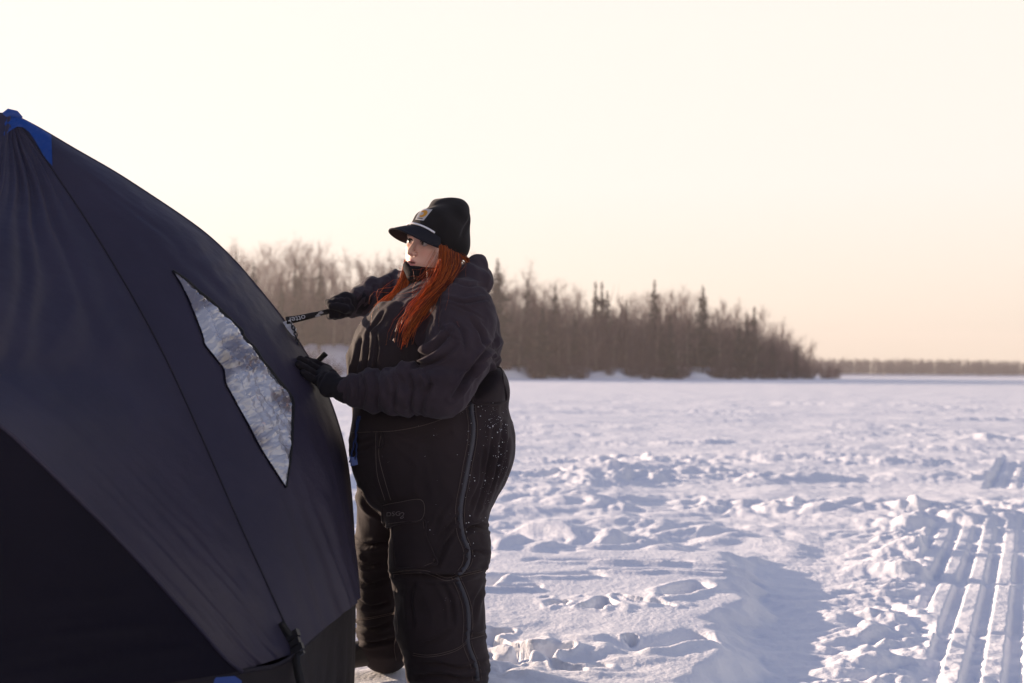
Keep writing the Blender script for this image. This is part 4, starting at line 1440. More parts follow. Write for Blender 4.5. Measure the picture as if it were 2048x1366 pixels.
# creases that ring the forearm and run slantwise over the upper arm
onarm = sstep(3.90, 3.80, V_[:, 1])
fa = sstep(pt(890, 776, 3.7)[0], pt(840, 776, 3.7)[0], V_[:, 0])
ring = 1 - 2.6 * np.abs(noise3(np.stack([V_[:, 0] * 27 + 3 * V_[:, 2], V_[:, 1] * 5, V_[:, 2] * 7], 1), 31))
slant = 1 - 2.6 * np.abs(noise3(np.stack([V_[:, 0] * 9 + V_[:, 2] * 17, V_[:, 1] * 6, V_[:, 2] * 5 - V_[:, 0] * 7], 1), 32))
fold = fold + onarm * (0.0035 * fa * ring + 0.004 * (1 - fa) * slant) + 0.0018 * noise3(V_ * 45, 33)
fold = fold + crease(V_, N_, [
    ([(812, 724), (845, 712), (876, 694), (902, 664)], 6, 0.014), ([(820, 742), (850, 731), (884, 716), (915, 690)], 5, 0.009),
    ([(868, 762), (850, 792), (842, 824)], 6, 0.008), ([(988, 682), (962, 712), (935, 748), (905, 795)], 6, 0.016),
    ([(985, 706), (966, 722), (944, 742)], 4, 0.009), ([(706, 758), (712, 780), (708, 802)], 4, 0.006), ([(726, 754), (733, 782), (727, 810)], 4, 0.007),
    ([(750, 750), (760, 780), (752, 816)], 5, 0.007), ([(778, 744), (792, 776), (786, 820)], 5, 0.008), ([(806, 736), (826, 766), (818, 824)], 5, 0.008),
    ([(846, 740), (860, 768), (856, 800)], 5, 0.006), ([(884, 614), (878, 640), (892, 668), (930, 690)], 3, 0.004), ([(900, 610), (935, 622), (968, 640)], 3, 0.004),
    ([(940, 640), (958, 665), (966, 700)], 5, 0.008), ([(905, 640), (925, 668), (930, 705)], 6, 0.006), ([(890, 600), (930, 606), (972, 600)], 4, 0.006),
    ([(905, 566), (935, 574), (970, 572)], 4, 0.005), ([(700, 612), (716, 604), (730, 586)], 3, 0.006), ([(728, 618), (742, 600), (748, 574)], 3, 0.006), ([(756, 612), (768, 590), (772, 562)], 4, 0.006)])
V_ = V_ + N_ * fold[:, None]
part('jacket', V_, F_, jacket_mat, person, PB)


# ---- bib overalls
def overall_field(P):
    d = d_ell(P, pt(850, 745, 4.02), (0.270, 0.252, 0.305))
    d = smin(d, d_ell(P, pt(862, 893, 4.02), (0.286, 0.272, 0.305)), 0.05)
    d = smin(d, d_ell(P, pt(950, 880, 4.0), (0.130, 0.19, 0.16)), 0.05)
    leg = None
    for a, b, r0, r1 in NEAR_LEG:
        q = d_cone(P, a, b, r0, r1); leg = q if leg is None else smin(leg, q, 0.025)
    leg = smin(leg, d_ell(P, pt(938, 1086, 3.93), (0.066, 0.10, 0.050)), 0.03)
    leg = smax(leg, -d_ell(P, pt(985, 1146, 3.93), (0.030, 0.12, 0.012)), 0.03)
    far = None
    for a, b, r0, r1 in FAR_LEG:
        q = d_cone(P, a, b, r0, r1); far = q if far is None else smin(far, q, 0.025)
    lg = smin(leg, far, 0.03)
    d = smin(d, lg, 0.05)
    # back panel that stands up behind the waist
    bp = d_ell(P, pt(952, 785, 4.02), (0.118, 0.20, 0.125))
    d = smin(d, bp, 0.02)
    # top line: high bib in front, low at the sides, mid-height at the back
    f = (P[0] - TC[0]) * TF[0] + (P[1] - TC[1]) * TF[1]
    l = (P[0] - TC[0]) * TL[0] + (P[1] - TC[1]) * TL[1]
    ang = np.arctan2(np.abs(l), f)                          # 0 front .. pi back
    zt = np.interp(ang.ravel(), [0, 0.50, 0.75, 0.95, 1.35, 1.95, 2.35, 2.6, 3.15], [1.352, 1.352, 1.34, 1.27, 1.06, 1.02, 1.112, 1.122, 1.125]).reshape(ang.shape)
    d = smax(d, (P[2] - zt) * 0.7, 0.006)
    return d


V_, F_ = mesh_field(overall_field, np.arange(-0.66, 0.06, 0.0075), np.arange(3.70, 4.46, 0.0075), np.arange(-0.16, 1.42, 0.0075))
V_ = relax(V_, F_, 1, 0.4)
N_ = vert_normals(V_, F_)
Z = V_[:, 2]
fold = 0.005 * noise3(V_ * np.array([6, 6, 4.0]), 11) + 0.0035 * (1 - 2.5 * np.abs(noise3(V_ * np.array([13, 13, 10.0]) + 1.5 * noise3(V_ * 4, 13)[:, None], 12)))
# gathers at the knees and ankles, long drag folds down the seat and the bib
knee = np.exp(-((Z - 0.42) / 0.07) ** 2) + 0.8 * np.exp(-((Z - 0.10) / 0.08) ** 2)
fold = fold + 0.009 * knee * (1 - 2.2 * np.abs(noise3(V_ * np.array([7, 7, 26.0]), 14)))
bibm = sstep(1.05, 1.15, Z) * sstep(-0.33, -0.45, V_[:, 0])
fold = fold + 0.010 * bibm * noise3(np.stack([V_[:, 0] * 24 + Z * 9, V_[:, 1] * 24, Z * 4], 1), 15)
seat = sstep(0.55, 0.75, Z) * sstep(-0.14, -0.04, V_[:, 0])
fold = fold + 0.010 * seat * noise3(np.stack([V_[:, 0] * 20 - Z * 9, V_[:, 1] * 20, Z * 5], 1), 16)
fold = fold + crease(V_, N_, [
    ([(706, 690), (700, 740), (694, 800)], 4, 0.009), ([(722, 676), (716, 730), (708, 800)], 4, 0.010), ([(738, 668), (734, 730), (724, 806)], 4, 0.010),
    ([(754, 664), (754, 720), (742, 800)], 4, 0.008), ([(770, 622), (750, 650), (736, 668)], 4, 0.006), ([(800, 640), (806, 690), (812, 730)], 4, 0.006),
    ([(1004, 845), (1000, 900), (985, 960), (968, 1010)], 5, 0.010), ([(985, 860), (978, 920), (962, 985), (948, 1030)], 5, 0.009), ([(968, 900), (960, 960), (940, 1010)], 5, 0.007),
    ([(1014, 880), (1004, 930), (992, 975)], 4, 0.007), ([(974, 1058), (950, 1052), (926, 1064)], 5, 0.014), ([(972, 1108), (950, 1102), (930, 1112)], 5, 0.010),
    ([(966, 1140), (920, 1150), (870, 1150), (790, 1146)], 5, 0.012), ([(910, 1062), (890, 1092), (872, 1136)], 5, 0.009), ([(925, 1030), (900, 1050), (876, 1080)], 5, 0.007),
    ([(900, 1000), (880, 1030), (868, 1062)], 5, 0.005), ([(880, 1160), (900, 1200), (905, 1250)], 6, 0.007), ([(830, 1160), (822, 1200), (826, 1250)], 6, 0.006),
    ([(966, 1170), (950, 1200), (945, 1240)], 5, 0.007), ([(972, 1262), (950, 1270), (930, 1266)], 5, 0.008), ([(830, 1330), (870, 1326), (920, 1336), (972, 1322)], 5, 0.010),
    ([(826, 1352), (880, 1350), (930, 1358), (974, 1348)], 5, 0.010), ([(835, 1290), (870, 1280), (900, 1262)], 5, 0.007), ([(716, 1080), (735, 1090), (770, 1084)], 5, 0.014),
    ([(712, 1110), (735, 1130), (760, 1126)], 5, 0.012), ([(712, 1150), (735, 1170), (770, 1160)], 5, 0.010), ([(714, 1200), (740, 1214), (775, 1206)], 5, 0.010),
    ([(716, 1250), (742, 1258), (780, 1246)], 5, 0.012), ([(720, 1280), (748, 1286), (790, 1276)], 5, 0.012), ([(720, 980), (736, 1010), (760, 1030)], 6, 0.010),
    ([(706, 880), (730, 884), (752, 876)], 4, 0.006), ([(704, 905), (730, 900), (748, 890)], 4, 0.005), ([(790, 870), (840, 880), (900, 866)], 5, 0.004)])
V_ = V_ + N_ * fold[:, None]
OV, OF = V_, F_
overalls = part('overalls', V_, F_, overall_mat, person, PB)

from mathutils.bvhtree import BVHTree
bvh_o = BVHTree.FromPolygons(OV.tolist(), OF.tolist())


def on_cloth(x, y, off=0.003, guess=3.75):
    """Point of the overalls under photo pixel (x, y), lifted off along the surface normal."""
    o = Vector((0, 0, H_CAM)); d = (at(x, y, 4.0) - o).normalized()
    hit, n, _, _ = bvh_o.ray_cast(o, d)
    for _ in range(12):                                          # past the outline: slide back onto the cloth
        if hit is not None: break
        x -= 3 if x > 850 else -3
        d = (at(x, y, 4.0) - o).normalized(); hit, n, _, _ = bvh_o.ray_cast(o, d)
    if hit is None: return np.array(at(x, y, guess))
    if n.dot(d) > 0: n = -n
    return np.array(hit + n * off)


def sew(name, pts, r, mat, parent=overalls, n=60, off=0.0015):
    P = np.array([on_cloth(x, y, off) for x, y in smooth_path(pts, n)])
    k = np.ones(5) / 5                                          # even out hits that jump across a fold
    for c in range(3): P[2:-2, c] = np.convolve(P[:, c], k, 'valid')
    V, Fa = tube_path(P, r, 5)
    return part(name, V, Fa, mat, parent, PB)


BPAN = [(964, 740), (985, 738), (1000, 739), (1004, 762), (1008, 803), (948, 806), (950, 785), (956, 762)]
P2, V3, F3 = sheet(BPAN, lambda x, y: on_cloth(x, y, 0.006), step=6)
part('back_panel', V3, F3, overall_mat, overalls, PB)
V_, F_ = tube_path(np.array([on_cloth(x, y, 0.004) for x, y in smooth_path(BPAN + BPAN[:1], 60)]), 0.0045, 6)
part('panel_edge', V_, F_, overall_mat, overalls, PB)


def shift(pts, dx, dy=0): return [(x + dx, y + dy) for x, y in pts]


ZIP = [(948, 772), (943, 800), (942, 826), (946, 850), (944, 885), (936, 925), (929, 965), (921, 1005), (920, 1040), (925, 1075), (936, 1100), (933, 1130), (915, 1150)]
ZIP2 = [(912, 1155), (925, 1185), (934, 1215), (936, 1250), (934, 1285), (942, 1310), (950, 1330), (954, 1362)]
for zz, n_ in ((ZIP, 80), (ZIP2, 60)):
    P = np.array([on_cloth(x, y, 0.002) for x, y in smooth_path(zz, n_)])
    for c in range(3): P[2:-2, c] = np.convolve(P[:, c], np.ones(5) / 5, 'valid')
    V_, F_ = ribbon_path(P, (1, -0.15, 0), 0.016, 0.003)
    part('side_zip', V_, F_, zip_mat, overalls, PB)
    sew('stitching', shift(zz, -9), 0.0009, thread_mat, n=n_)
    sew('stitching', shift(zz, 9), 0.0009, thread_mat, n=n_)
for pts_ in ([(700, 866), (740, 864), (790, 862), (850, 850), (900, 832), (940, 810)], [(946, 806), (975, 803), (1015, 802)],
             [(960, 768), (985, 771), (1002, 770)], [(959, 772), (985, 775), (1002, 774)], [(966, 742), (985, 740), (998, 741)],
             [(752, 866), (752, 900), (755, 950), (770, 1000)], [(785, 1145), (815, 1141), (850, 1141), (875, 1150), (895, 1158), (915, 1150), (962, 1139)],
             [(787, 1150), (817, 1146), (850, 1146), (873, 1155), (895, 1163), (917, 1155), (964, 1143)],
             [(826, 1310), (850, 1314), (880, 1311), (915, 1300), (934, 1285)], [(827, 1306), (850, 1310), (880, 1307), (915, 1296), (934, 1281)],
             [(940, 1278), (955, 1275), (968, 1271)], [(716, 1240), (735, 1239), (765, 1233), (795, 1226)], [(716, 1237), (735, 1236), (765, 1230), (795, 1223)],
             [(788, 1150), (790, 1200), (796, 1260), (788, 1290), (792, 1320)], [(762, 870), (758, 910), (770, 960), (782, 1000)]):
    sew('stitching', pts_, 0.0009, thread_mat, n=40)

# cargo pocket with its flap and sewn mark
POCK = [(788, 1046), (848, 1040), (852, 1070), (871, 1118), (866, 1128), (830, 1136), (796, 1136), (791, 1090)]
P2, V3, F3 = sheet(POCK, lambda x, y: on_cloth(x, y, 0.007), step=5)
pocket = part('pocket', V3, F3, overall_mat, overalls, PB)
V_, F_ = tube_path(np.array([on_cloth(x, y, 0.006) for x, y in smooth_path(POCK + POCK[:1], 70)]), 0.0045, 6)
part('pocket_edge', V_, F_, overall_mat, overalls, PB)
sew('stitching', [(848, 1042), (852, 1070), (868, 1112), (868, 1124), (846, 1132)], 0.0008, thread_mat, pocket, 30, off=0.008)
FLAP = [(770, 1004), (800, 1001), (848, 996), (848, 1040), (805, 1045), (772, 1049)]
P2, V3, F3 = sheet(FLAP, lambda x, y: on_cloth(x, y, 0.013), step=5)
flap = part('pocket_flap', V3, F3, overall_mat, overalls, PB)
V_, F_ = tube_path(np.array([on_cloth(x, y, 0.011) for x, y in smooth_path(FLAP[3:] + FLAP[:1], 50)]), 0.0045, 6)
part('pocket_edge', V_, F_, overall_mat, overalls, PB)
sew('stitching', [(772, 1006), (800, 1002), (846, 998), (846, 1038), (805, 1043), (774, 1046)], 0.0008, thread_mat, flap, 60, off=0.0145)
V_, F_ = text_mesh('DSG', 13.0, 0.0)
V_ = np.array([on_cloth(793 + x * 1.1, 1025 - y - 0.04 * x, 0.0150) for x, y, _ in V_])
mark_mat, nt, bs = principled('sewn_mark', (0.16, 0.135, 0.14), 0.8, 0.2)
part('lettering', V_, F_, mark_mat, flap, PB, smooth=False)
loop = [(806, 1024), (811, 1022), (813, 1026), (809, 1031), (806, 1034), (811, 1034), (813, 1031)]
V_, F_ = tube_path(np.array([on_cloth(x, y, 0.0150) for x, y in smooth_path(loop, 26)]), 0.0011, 5)
part('lettering', V_, F_, mark_mat, flap, PB)
# tool loop below the waist seam
V_, F_ = tube_path(np.array([on_cloth(x, y, 0.008) for x, y in smooth_path([(758, 866), (756, 880), (757, 893), (766, 894), (768, 880), (764, 866)], 24)]), 0.0035, 6)
part('tool_loop', V_, F_, overall_mat, overalls, PB)

# ---- boots
def boot(c, toe, name='boot'):
    c = np.array(c, float); td = np.array(toe, float) - c; td[2] = 0; L = np.linalg.norm(td); td /= L
    sd = np.array([-td[1], td[0], 0.0])

    def fld(P):
        d = d_cone(P, c + [0, 0, 0.26], c + [0, 0, 0.08], 0.070, 0.062)
        d = smin(d, d_cone(P, c + td * 0.02 + [0, 0, 0.075], c + td * L + [0, 0, 0.050], 0.060, 0.046), 0.04)
        d = smin(d, d_cone(P, c - td * 0.035 + [0, 0, 0.045], c + td * 0.02 + [0, 0, 0.045], 0.046, 0.05), 0.02)
        d = d + 0.003 * np.sin(P[2] * 120)
        return smax(d, (c[2] - P[2]), 0.008)
    lo = c - 0.25 - 0.0; hi = c + 0.25
    return mesh_field(fld, np.arange(c[0] - 0.30, c[0] + 0.22, 0.008), np.arange(c[1] - 0.26, c[1] + 0.24, 0.008), np.arange(c[2] - 0.02, c[2] + 0.34, 0.008))


fb = pt(782, 1336, 4.28); fb[2] = 0.0
V_, F_ = boot(fb, fb + np.array([-0.145, -0.05, 0]))
part('boot', V_, F_, boot_mat, person, PB)
nb_ = pt(903, 1380, 3.93); nb_[2] = 0.0
V_, F_ = boot(nb_, nb_ + np.array([-0.05, -0.10, 0]))
part('boot', V_, F_, boot_mat, person, PB)

# ---- neck gaiter
def gaiter_field(P):
    L = head_local(P)
    d = d_ell(L, (0, 0.036, -0.088), (0.064, 0.072, 0.060))
    d = smin(d, d_ell(L, (0, 0.064, -0.100), (0.034, 0.034, 0.028)), 0.03)
    d = smin(d, d_cone(L, (0, -0.004, -0.10), (0, 0.0, -0.215), 0.072, 0.078), 0.03)
    d = d + 0.0035 * np.sin(L[2] * 95 + 25 * L[0] + 2 * np.sin(L[1] * 40))
    top = L[2] + 0.080 - 0.30 * (L[0] - 0.0) * (L[0] > 0) * 1.0 + 0.10 * (0.09 - L[1]) * -1.0 * 0.4
    return smax(d, top, 0.006)


V_, F_ = mesh_field(gaiter_field, np.arange(HC[0] - 0.16, HC[0] + 0.12, 0.0045), np.arange(HC[1] - 0.16, HC[1] + 0.14, 0.0045), np.arange(HC[2] - 0.26, HC[2] - 0.02, 0.0045))
part('neck_gaiter', V_, F_, fleece_mat, person, PB)

# ---- beanie with visor
def beanie_field(P):
    L = head_local(P)
    d = d_ell(L, (0, -0.026, 0.034), (0.092, 0.120, 0.100))
    d = smin(d, d_ell(L, (0, -0.065, 0.100), (0.072, 0.064, 0.060)), 0.04)
    d = smin(d, d_cone(L, (-0.020, -0.092, 0.132), (0.045, -0.055, 0.122), 0.024, 0.024), 0.035)
    d = smin(d, d_ell(L, (0, -0.070, -0.008), (0.082, 0.072, 0.062)), 0.03)
    # creases of the slack crown
    c1 = L[2] - 0.118 - 0.5 * (L[0] - 0.01) + 0.8 * (L[1] + 0.07)
    d = d + 0.006 * np.exp(-(c1 / 0.012) ** 2) * sstep(-0.02, -0.05, L[1])
    d = d + 0.0025 * np.sin(L[2] * 60 - 40 * L[1] + 1.5 * np.sin(L[0] * 50)) * sstep(0.03, 0.10, L[2])
    rim = np.interp(L[1].ravel(), [-0.15, -0.10, -0.02, 0.04, 0.075, 0.12], [-0.052, -0.052, -0.030, 0.006, 0.030, 0.036]).reshape(L[1].shape)
    return smax(d, rim - L[2], 0.008)


V_, F_ = mesh_field(beanie_field, np.arange(HC[0] - 0.17, HC[0] + 0.17, 0.0045), np.arange(HC[1] - 0.17, HC[1] + 0.17, 0.0045), np.arange(HC[2] - 0.08, HC[2] + 0.20, 0.0045))
beanie = part('beanie', V_, F_, beanie_mat, person, PB)
bvh_b = BVHTree.FromPolygons(V_.tolist(), F_.tolist())


def hat_hit(x, z, off=0.002):
    """Point on the front of the beanie at head-local (x, z)."""
    o = Vector(hl(x, 0.3, z)); d = Vector(-HF)
    hit, n, _, _ = bvh_b.ray_cast(o, d)
    if hit is None: return hl(x, 0.08, z)
    if n.dot(d) > 0: n = -n
    return np.array(hit + n * off)


nu, nv = 33, 10
top_, bot_ = [], []
base_line = []
for j in range(nu):
    u = -1 + 2 * j / (nu - 1)
    a = u * 1.12 + 0.08
    bx_, by_ = 0.088 * math.sin(a), 0.002 + 0.095 * math.cos(a)
    ext = 0.086 * max(0.0, 1 - abs(u) ** 3.6) ** 0.8 + 0.002
    zb = 0.058 - 0.034 * u * u
    row_t, row_b = [], []
    for k in range(nv):
        v = k / (nv - 1)
        x = bx_ * (1 + 0.10 * v) + 0.004 * math.sin(a) * v
        y = by_ + ext * v
        z = zb - 0.014 * v - 0.004 * v * v - 0.014 * u * u * v
        row_t.append(hl(x, y, z)); row_b.append(hl(x, y, z - 0.0035))
    top_.append(row_t); bot_.append(row_b)
    base_line.append(hl(bx_ * 1.03, by_ + 0.005, zb + 0.004))
top_, bot_ = np.array(top_), np.array(bot_)
Vt = np.concatenate([top_.reshape(-1, 3), bot_.reshape(-1, 3)])
gf = grid_faces(nu, nv); F_ = [tuple(f) for f in gf] + [tuple(f[::-1] + nu * nv) for f in gf]
for j in range(nu - 1):
    for k in (0, nv - 1):
        a, b = j * nv + k, (j + 1) * nv + k
        F_.append((a, b, b + nu * nv, a + nu * nv))
visor = part('visor', Vt, F_, visor_mat, beanie, PB)
V_, F_ = tube_path(top_[:, -1] + HU * -0.0018, 0.0030, 6)
part('visor_edge', V_, F_, visor_mat, visor, PB)
pipe_mat, nt, bs = principled('white_piping', (0.72, 0.72, 0.76), 0.6, 0.3)
V_, F_ = tube_path(np.array(base_line)[3:-3], 0.0034, 8)
part('piping', V_, F_, pipe_mat, beanie, PB)

# square patch with a gold curved emblem
patch_mat, nt, bs = principled('white_patch', (0.45, 0.43, 0.43), 0.7, 0.2)
gold_mat, nt, bs = principled('gold_thread', (0.55, 0.26, 0.03), 0.6, 0.3)
PCX, PCZ, PH = 0.0, 0.094, 0.020


def patch_sheet(poly, off, step):
    return sheet(poly, lambda x, y: hat_hit(x / 1000.0, y / 1000.0, off), step=step)


h_ = PH * 1000; cx_, cz_ = PCX * 1000, PCZ * 1000
P2, V3, F3 = patch_sheet([(cx_ - h_, cz_ - h_), (cx_ + h_, cz_ - h_), (cx_ + h_, cz_ + h_), (cx_ - h_, cz_ + h_)], 0.0025, 3.0)
hp = part('patch', V3, F3, patch_mat, beanie, PB, smooth=False)
cpoly = [(cx_ + 14 * math.cos(a) - 1, cz_ + 2 + 12.5 * math.sin(a)) for a in np.linspace(0.55, 5.4, 22)] + \
        [(cx_ + 3 + 6.0 * math.cos(a), cz_ + 2 + 5.5 * math.sin(a)) for a in np.linspace(5.2, 0.75, 14)]
P2, V3, F3 = patch_sheet(cpoly, 0.0034, 2.5)
part('emblem', V3, F3, gold_mat, hp, PB, smooth=False)
P2, V3, F3 = patch_sheet([(cx_ - 12, cz_ - 15.5), (cx_ + 12, cz_ - 15.5), (cx_ + 12, cz_ - 13.2), (cx_ - 12, cz_ - 13.2)], 0.0034, 2.5)
part('emblem', V3, F3, beanie_mat, hp, PB, smooth=False)

# ---- gloves
def finger(P, d, pts, radii, k=0.006):
    for a, b, r0, r1 in zip(pts[:-1], pts[1:], radii[:-1], radii[1:]):
        d = smin(d, d_cone(P, a, b, r0, r1), k)
    return d


def tp_(x, y, off):
    """Point above the tent wall at a pixel."""
    return on_tent(x, y, off)


wr = pt(694, 781, 3.795)
near_f = [
    [pt(652, 752, 3.845), tp_(640, 741, 0.020), tp_(622, 729, 0.013), tp_(608, 722, 0.011)],
    [pt(648, 760, 3.835), tp_(630, 746, 0.020), tp_(610, 731, 0.013), tp_(596, 721, 0.011)],
    [pt(646, 770, 3.83), tp_(626, 757, 0.020), tp_(605, 741, 0.013), tp_(592, 731, 0.011)],
    [pt(648, 781, 3.83), tp_(632, 771, 0.019), tp_(613, 757, 0.012), tp_(602, 748, 0.010)],
    [pt(676, 762, 3.86), pt(664, 748, 3.90), tp_(650, 741, 0.012), tp_(636, 733, 0.010)]]


def near_glove(P):
    d = d_cone(P, wr + np.array([0.03, -0.01, 0.0]), wr, 0.043, 0.041)
    d = smin(d, d_cone(P, wr, pt(664, 771, 3.82), 0.038, 0.034), 0.02)
    d = smin(d, d_cone(P, pt(664, 760, 3.83), pt(655, 778, 3.82), 0.028, 0.028), 0.015)
    for q, r in zip(near_f, (0.0145, 0.0150, 0.0148, 0.0135, 0.0150)):
        d = finger(P, d, q, [r * 1.15, r * 1.05, r, r * 0.85], 0.005)
    return d


c_ = pt(640, 757, 3.85)
V_, F_ = mesh_field(near_glove, np.arange(c_[0] - 0.13, c_[0] + 0.18, 0.0035), np.arange(3.70, 4.10, 0.0035), np.arange(c_[2] - 0.12, c_[2] + 0.12, 0.0035))
V_ = relax(V_, F_, 1, 0.4)
V_ += vert_normals(V_, F_) * (0.0016 * noise3(V_ * 60, 21) + 0.0012 * noise3(V_ * 25, 22))[:, None]
part('glove', V_, F_, glove_mat, person, PB)

# far hand: a fist closed round the strap
wr2 = pt(716, 607, 4.215)
fc = pt(676, 618, 4.12)                                           # where the strap passes through the fist
ax = np.array(at(700, 618, 4.13)) - np.array(at(655, 624, 4.09)); ax /= np.linalg.norm(ax)   # strap direction in the grip
e1 = np.array([-0.25, -0.35, 0.9]); e1 -= ax * e1.dot(ax); e1 /= np.linalg.norm(e1)           # up
e2 = np.cross(ax, e1)
if e2[1] > 0: e2 = -e2                                            # towards the camera


def far_glove(P):
    d = d_cone(P, wr2 + np.array([0.03, 0.04, 0.0]), wr2, 0.045, 0.041)
    d = smin(d, d_cone(P, wr2, pt(692, 606, 4.16), 0.038, 0.036), 0.02)
    d = smin(d, d_cone(P, pt(690, 602, 4.145), pt(676, 603, 4.125), 0.032, 0.024), 0.02)
    for j in range(4):
        o = fc + ax * (0.030 - 0.021 * j)
        r = (0.0125, 0.0130, 0.0126, 0.0112)[j]
        ring = []
        for a, rad in ((1.9, 0.030), (1.05, 0.031), (0.25, 0.029), (-0.7, 0.027), (-1.7, 0.025), (-2.5, 0.020)):
            ring.append(o + (e1 * math.sin(a) + e2 * math.cos(a)) * rad * (1.05 if j in (1, 2) else 0.96))
        d = finger(P, d, ring, [r * 1.1, r * 1.12, r * 1.05, r, r * 0.95, r * 0.85], 0.005)
    d = finger(P, d, [pt(700, 618, 4.12), pt(690, 618, 4.085), pt(675, 613, 4.07), pt(662, 612, 4.065)], [0.018, 0.0155, 0.014, 0.0115], 0.006)
    return d


V_, F_ = mesh_field(far_glove, np.arange(fc[0] - 0.09, fc[0] + 0.16, 0.0035), np.arange(3.98, 4.36, 0.0035), np.arange(fc[2] - 0.10, fc[2] + 0.11, 0.0035))
V_ = relax(V_, F_, 1, 0.4)
V_ += vert_normals(V_, F_) * (0.0016 * noise3(V_ * 60, 23) + 0.0012 * noise3(V_ * 25, 24))[:, None]
part('glove', V_, F_, glove_mat, person, PB)

# ---- hair: strands that leave the beanie and fall forward over both shoulders
hair_mat, nt, bs = principled('dyed_hair', (0.42, 0.075, 0.02), 0.38, 0.45)
ha = nt.nodes.new('ShaderNodeAttribute'); ha.attribute_name = 'tint'
nt.links.new(ha.outputs['Color'], bs.inputs['Base Color'])
tr_ = nt.nodes.new('ShaderNodeBsdfTranslucent'); mx_ = nt.nodes.new('ShaderNodeMixShader')
mx_.inputs['Fac'].default_value = 0.5
nt.links.new(ha.outputs['Color'], tr_.inputs['Color'])
nt.links.new(bs.outputs['BSDF'], mx_.inputs[1]); nt.links.new(tr_.outputs['BSDF'], mx_.inputs[2])
nt.links.new(mx_.outputs['Shader'], nt.nodes['Material Output'].inputs['Surface'])
rh = np.random.RandomState(9)


def strands(guides, count, spread0, spread1, seg=16, curl=0.004, r=0.0011, stray=0.08):
    """Strands blended between neighbouring guide curves (each a list of (x, y, Y) pixels with depth)."""
    Gs = [ppath(g, seg) for g in guides]
    items = []
    cl_ = [(rh.uniform(0, len(Gs) - 1.0001), rh.normal(size=3) * 0.006, rh.uniform(0, 6.28, 3), rh.uniform(4, 9)) for _ in range(13)]     # locks
    for q in range(count):
        c_ = cl_[rh.randint(len(cl_))]
        g = float(np.clip(c_[0] + rh.normal() * 0.05 * (len(Gs) - 1), 0, len(Gs) - 1.0001)); k = int(g); f = g - k
        P = Gs[k] * (1 - f) + Gs[k + 1] * f if len(Gs) > 1 else Gs[0].copy()
        L = rh.uniform(0.62, 1.0)
        n = max(6, int(seg * L)); P = P[:n].copy()
        t = np.linspace(0, 1, n)[:, None]
        wild = rh.rand() < stray
        off = rh.normal(size=3) * np.array([1, 0.7, 0.6])
        P += off * (spread0 * (1 - t) + spread1 * t ** 1.2) * (2.0 if wild else 1.0)
        P += c_[1] * t + 0.008 * np.sin(t * c_[3] + c_[2]) * t
        ph = rh.uniform(0, 6.28, 3); fr = rh.uniform(3, 8)
        P += curl * (3.2 if wild else 1) * np.sin(t * fr + ph) * t
        P += (np.sin(t * 22 + ph) * 0.0012)
        rad = r * rh.uniform(0.7, 1.25) * (0.55 if wild else 1) * (1 - 0.55 * t[:, 0] ** 3)
        items.append(tube_path(P, rad, 3, closed_ends=False))
    return items


def hair_part(items):
    V, Fa = merge_vf(items)
    o = part('hair', V, Fa, hair_mat, person, PB)
    t = []
    for v, _ in items:                                           # each strand its own shade of the dye
        f = rh.rand() ** 1.1
        c = np.array([0.15, 0.020, 0.010]) * (1 - f) + np.array([0.86, 0.22, 0.035]) * f
        t.append(np.tile(c, (len(v), 1)))
    t = np.vstack(t)
    ca = o.data.color_attributes.new('tint', 'FLOAT_COLOR', 'POINT')
    ca.data.foreach_set('color', np.concatenate([t, np.ones((len(t), 1))], 1).astype(np.float32).ravel())
    return o


near_h = [
    [(881, 491, 3.905), (881, 520, 3.880), (872, 552, 3.852), (854, 586, 3.820), (832, 618, 3.785), (812, 652, 3.772), (800, 704, 3.772)],
    [(890, 494, 3.900), (892, 522, 3.872), (882, 555, 3.843), (862, 588, 3.808), (838, 620, 3.772), (818, 654, 3.762), (803, 708, 3.765)],
    [(904, 502, 3.905), (905, 528, 3.872), (893, 557, 3.838), (871, 588, 3.797), (846, 619, 3.758), (823, 652, 3.752), (808, 698, 3.760)],
    [(918, 510, 3.920), (919, 532, 3.888), (904, 558, 3.842), (879, 587, 3.795), (853, 616, 3.752), (828, 645, 3.745), (812, 684, 3.755)]]
items = strands(near_h, 340, 0.0030, 0.0055, r=0.0013)
items += strands(near_h, 30, 0.006, 0.020, curl=0.016, r=0.0006, stray=0.9)
items += strands([[(878, 500, 3.89), (862, 545, 3.86), (840, 580, 3.83), (815, 600, 3.82), (800, 615, 3.82)],
                  [(884, 505, 3.89), (872, 548, 3.85), (850, 585, 3.82), (826, 604, 3.81), (812, 622, 3.81)]], 26, 0.006, 0.020, curl=0.012, r=0.0006, stray=0.8)
items += strands([[(918, 510, 3.94), (930, 522, 3.94), (934, 535, 3.95), (922, 548, 3.95), (905, 556, 3.93)],
                  [(928, 514, 3.99), (940, 522, 3.99), (944, 534, 3.98), (934, 545, 3.97), (915, 552, 3.94)]], 90, 0.005, 0.006, r=0.0010)
hair_part(items)
far_h = [
    [(812, 520, 4.03), (806, 545, 4.01), (796, 570, 3.99), (780, 592, 3.975), (764, 606, 3.97), (750, 625, 3.985), (738, 650, 4.0), (728, 690, 4.01)],
    [(816, 530, 4.02), (811, 555, 3.995), (802, 578, 3.975), (788, 598, 3.96), (772, 612, 3.955), (756, 632, 3.97), (744, 656, 3.985), (736, 690, 4.0)],
    [(818, 545, 4.00), (815, 566, 3.98), (808, 584, 3.965), (795, 602, 3.95), (780, 616, 3.945), (770, 640, 3.955), (760, 668, 3.96), (750, 704, 3.965)]]
items = strands(far_h, 210, 0.0035, 0.007, r=0.0012)
items += strands(far_h, 16, 0.008, 0.014, curl=0.014, r=0.0006, stray=0.9)
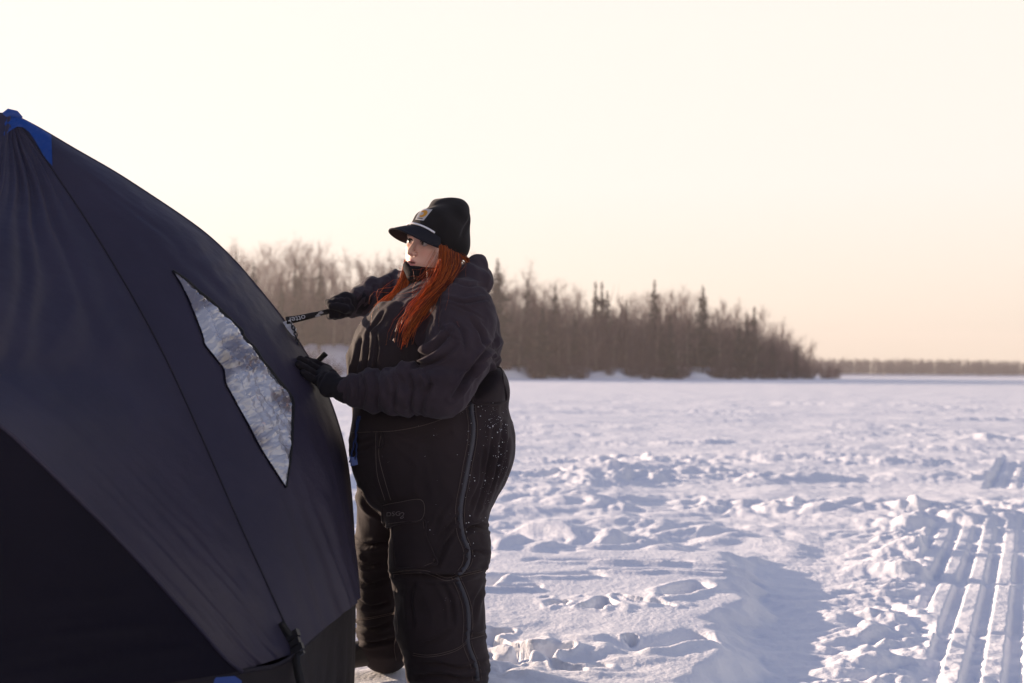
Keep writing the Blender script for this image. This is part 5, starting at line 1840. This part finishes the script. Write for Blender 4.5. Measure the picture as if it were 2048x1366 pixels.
hair_part(items)

# ---- frozen crumbs of snow clinging to the overalls and jacket
rs = np.random.RandomState(4)
items = []


def crumb(p, r):
    d = rs.normal(size=(6, 3)) * 0.25
    b = np.array([(1, 0, 0), (-1, 0, 0), (0, 1, 0), (0, -1, 0), (0, 0, 1), (0, 0, -1)], float)
    return p + (b + d) * r, [(0, 2, 4), (2, 1, 4), (1, 3, 4), (3, 0, 4), (2, 0, 5), (1, 2, 5), (3, 1, 5), (0, 3, 5)]


clusters = [(985, 840, 22, 40, 110), (955, 800, 14, 30, 70), (1000, 930, 14, 60, 60), (935, 815, 24, 14, 40), (975, 990, 12, 60, 50), (940, 905, 8, 90, 40),
            (1008, 900, 7, 60, 40), (870, 1040, 40, 30, 14), (890, 1190, 40, 40, 12), (935, 1020, 14, 70, 26), (860, 900, 70, 60, 14), (905, 780, 12, 12, 26)]
for cx_, cy_, sx_, sy_, n_ in clusters:
    for _ in range(int(n_ * 0.7)):
        x, y = cx_ + rs.normal() * sx_ * 0.6, cy_ + rs.normal() * sy_ * 0.6
        o = Vector((0, 0, H_CAM)); d = (at(x, y, 4.0) - o).normalized()
        hit, nrm, _, _ = bvh_o.ray_cast(o, d)
        if hit is None: continue
        items.append(crumb(np.array(hit), 0.0005 + 0.0019 * rs.rand() ** 5))
V_, F_ = merge_vf(items)
tag(part('snow_flecks', V_, F_, snow_mat, overalls, PB, smooth=False), kind='stuff')

# ------------------------------------------------------------------ blue lanyard that hangs from the front of the overalls
LB = pt(706, 930, 3.86)
lan = empty('lanyard', tuple(LB))
tag(lan, 'blue looped cord with a plastic clip hanging at the person\'s belly', 'lanyard')
cord_mat, nt, bs = principled('blue_cord', (0.006, 0.020, 0.09), 0.6, 0.3)
clip_mat, nt, bs = principled('blue_clip', (0.003, 0.045, 0.22), 0.35, 0.5)
for pts_ in ([(720, 832, 3.86), (716, 850, 3.855), (711, 872, 3.85), (706, 895, 3.85), (702, 915, 3.855), (700, 924, 3.86)],
             [(716, 832, 3.86), (713, 852, 3.85), (712, 876, 3.845), (713, 900, 3.845), (711, 918, 3.85)]):
    V_, F_ = tube_path(ppath(pts_, 30) + 0.0015 * np.sin(np.linspace(0, 30, 30))[:, None], 0.0032, 6)
    part('cord', V_, F_, cord_mat, lan, LB)
V_, F_ = merge_vf([box_oriented(pt(709, 922, 3.852), (0.009, 0.002, 0.002), (-0.001, 0.005, 0), (-0.002, 0, 0.014)),
                   box_oriented(pt(702, 922, 3.855), (0.0025, 0, 0), (0, 0.003, 0), (-0.001, 0, 0.016))])
part('clip', V_, F_, clip_mat, lan, LB, smooth=False)
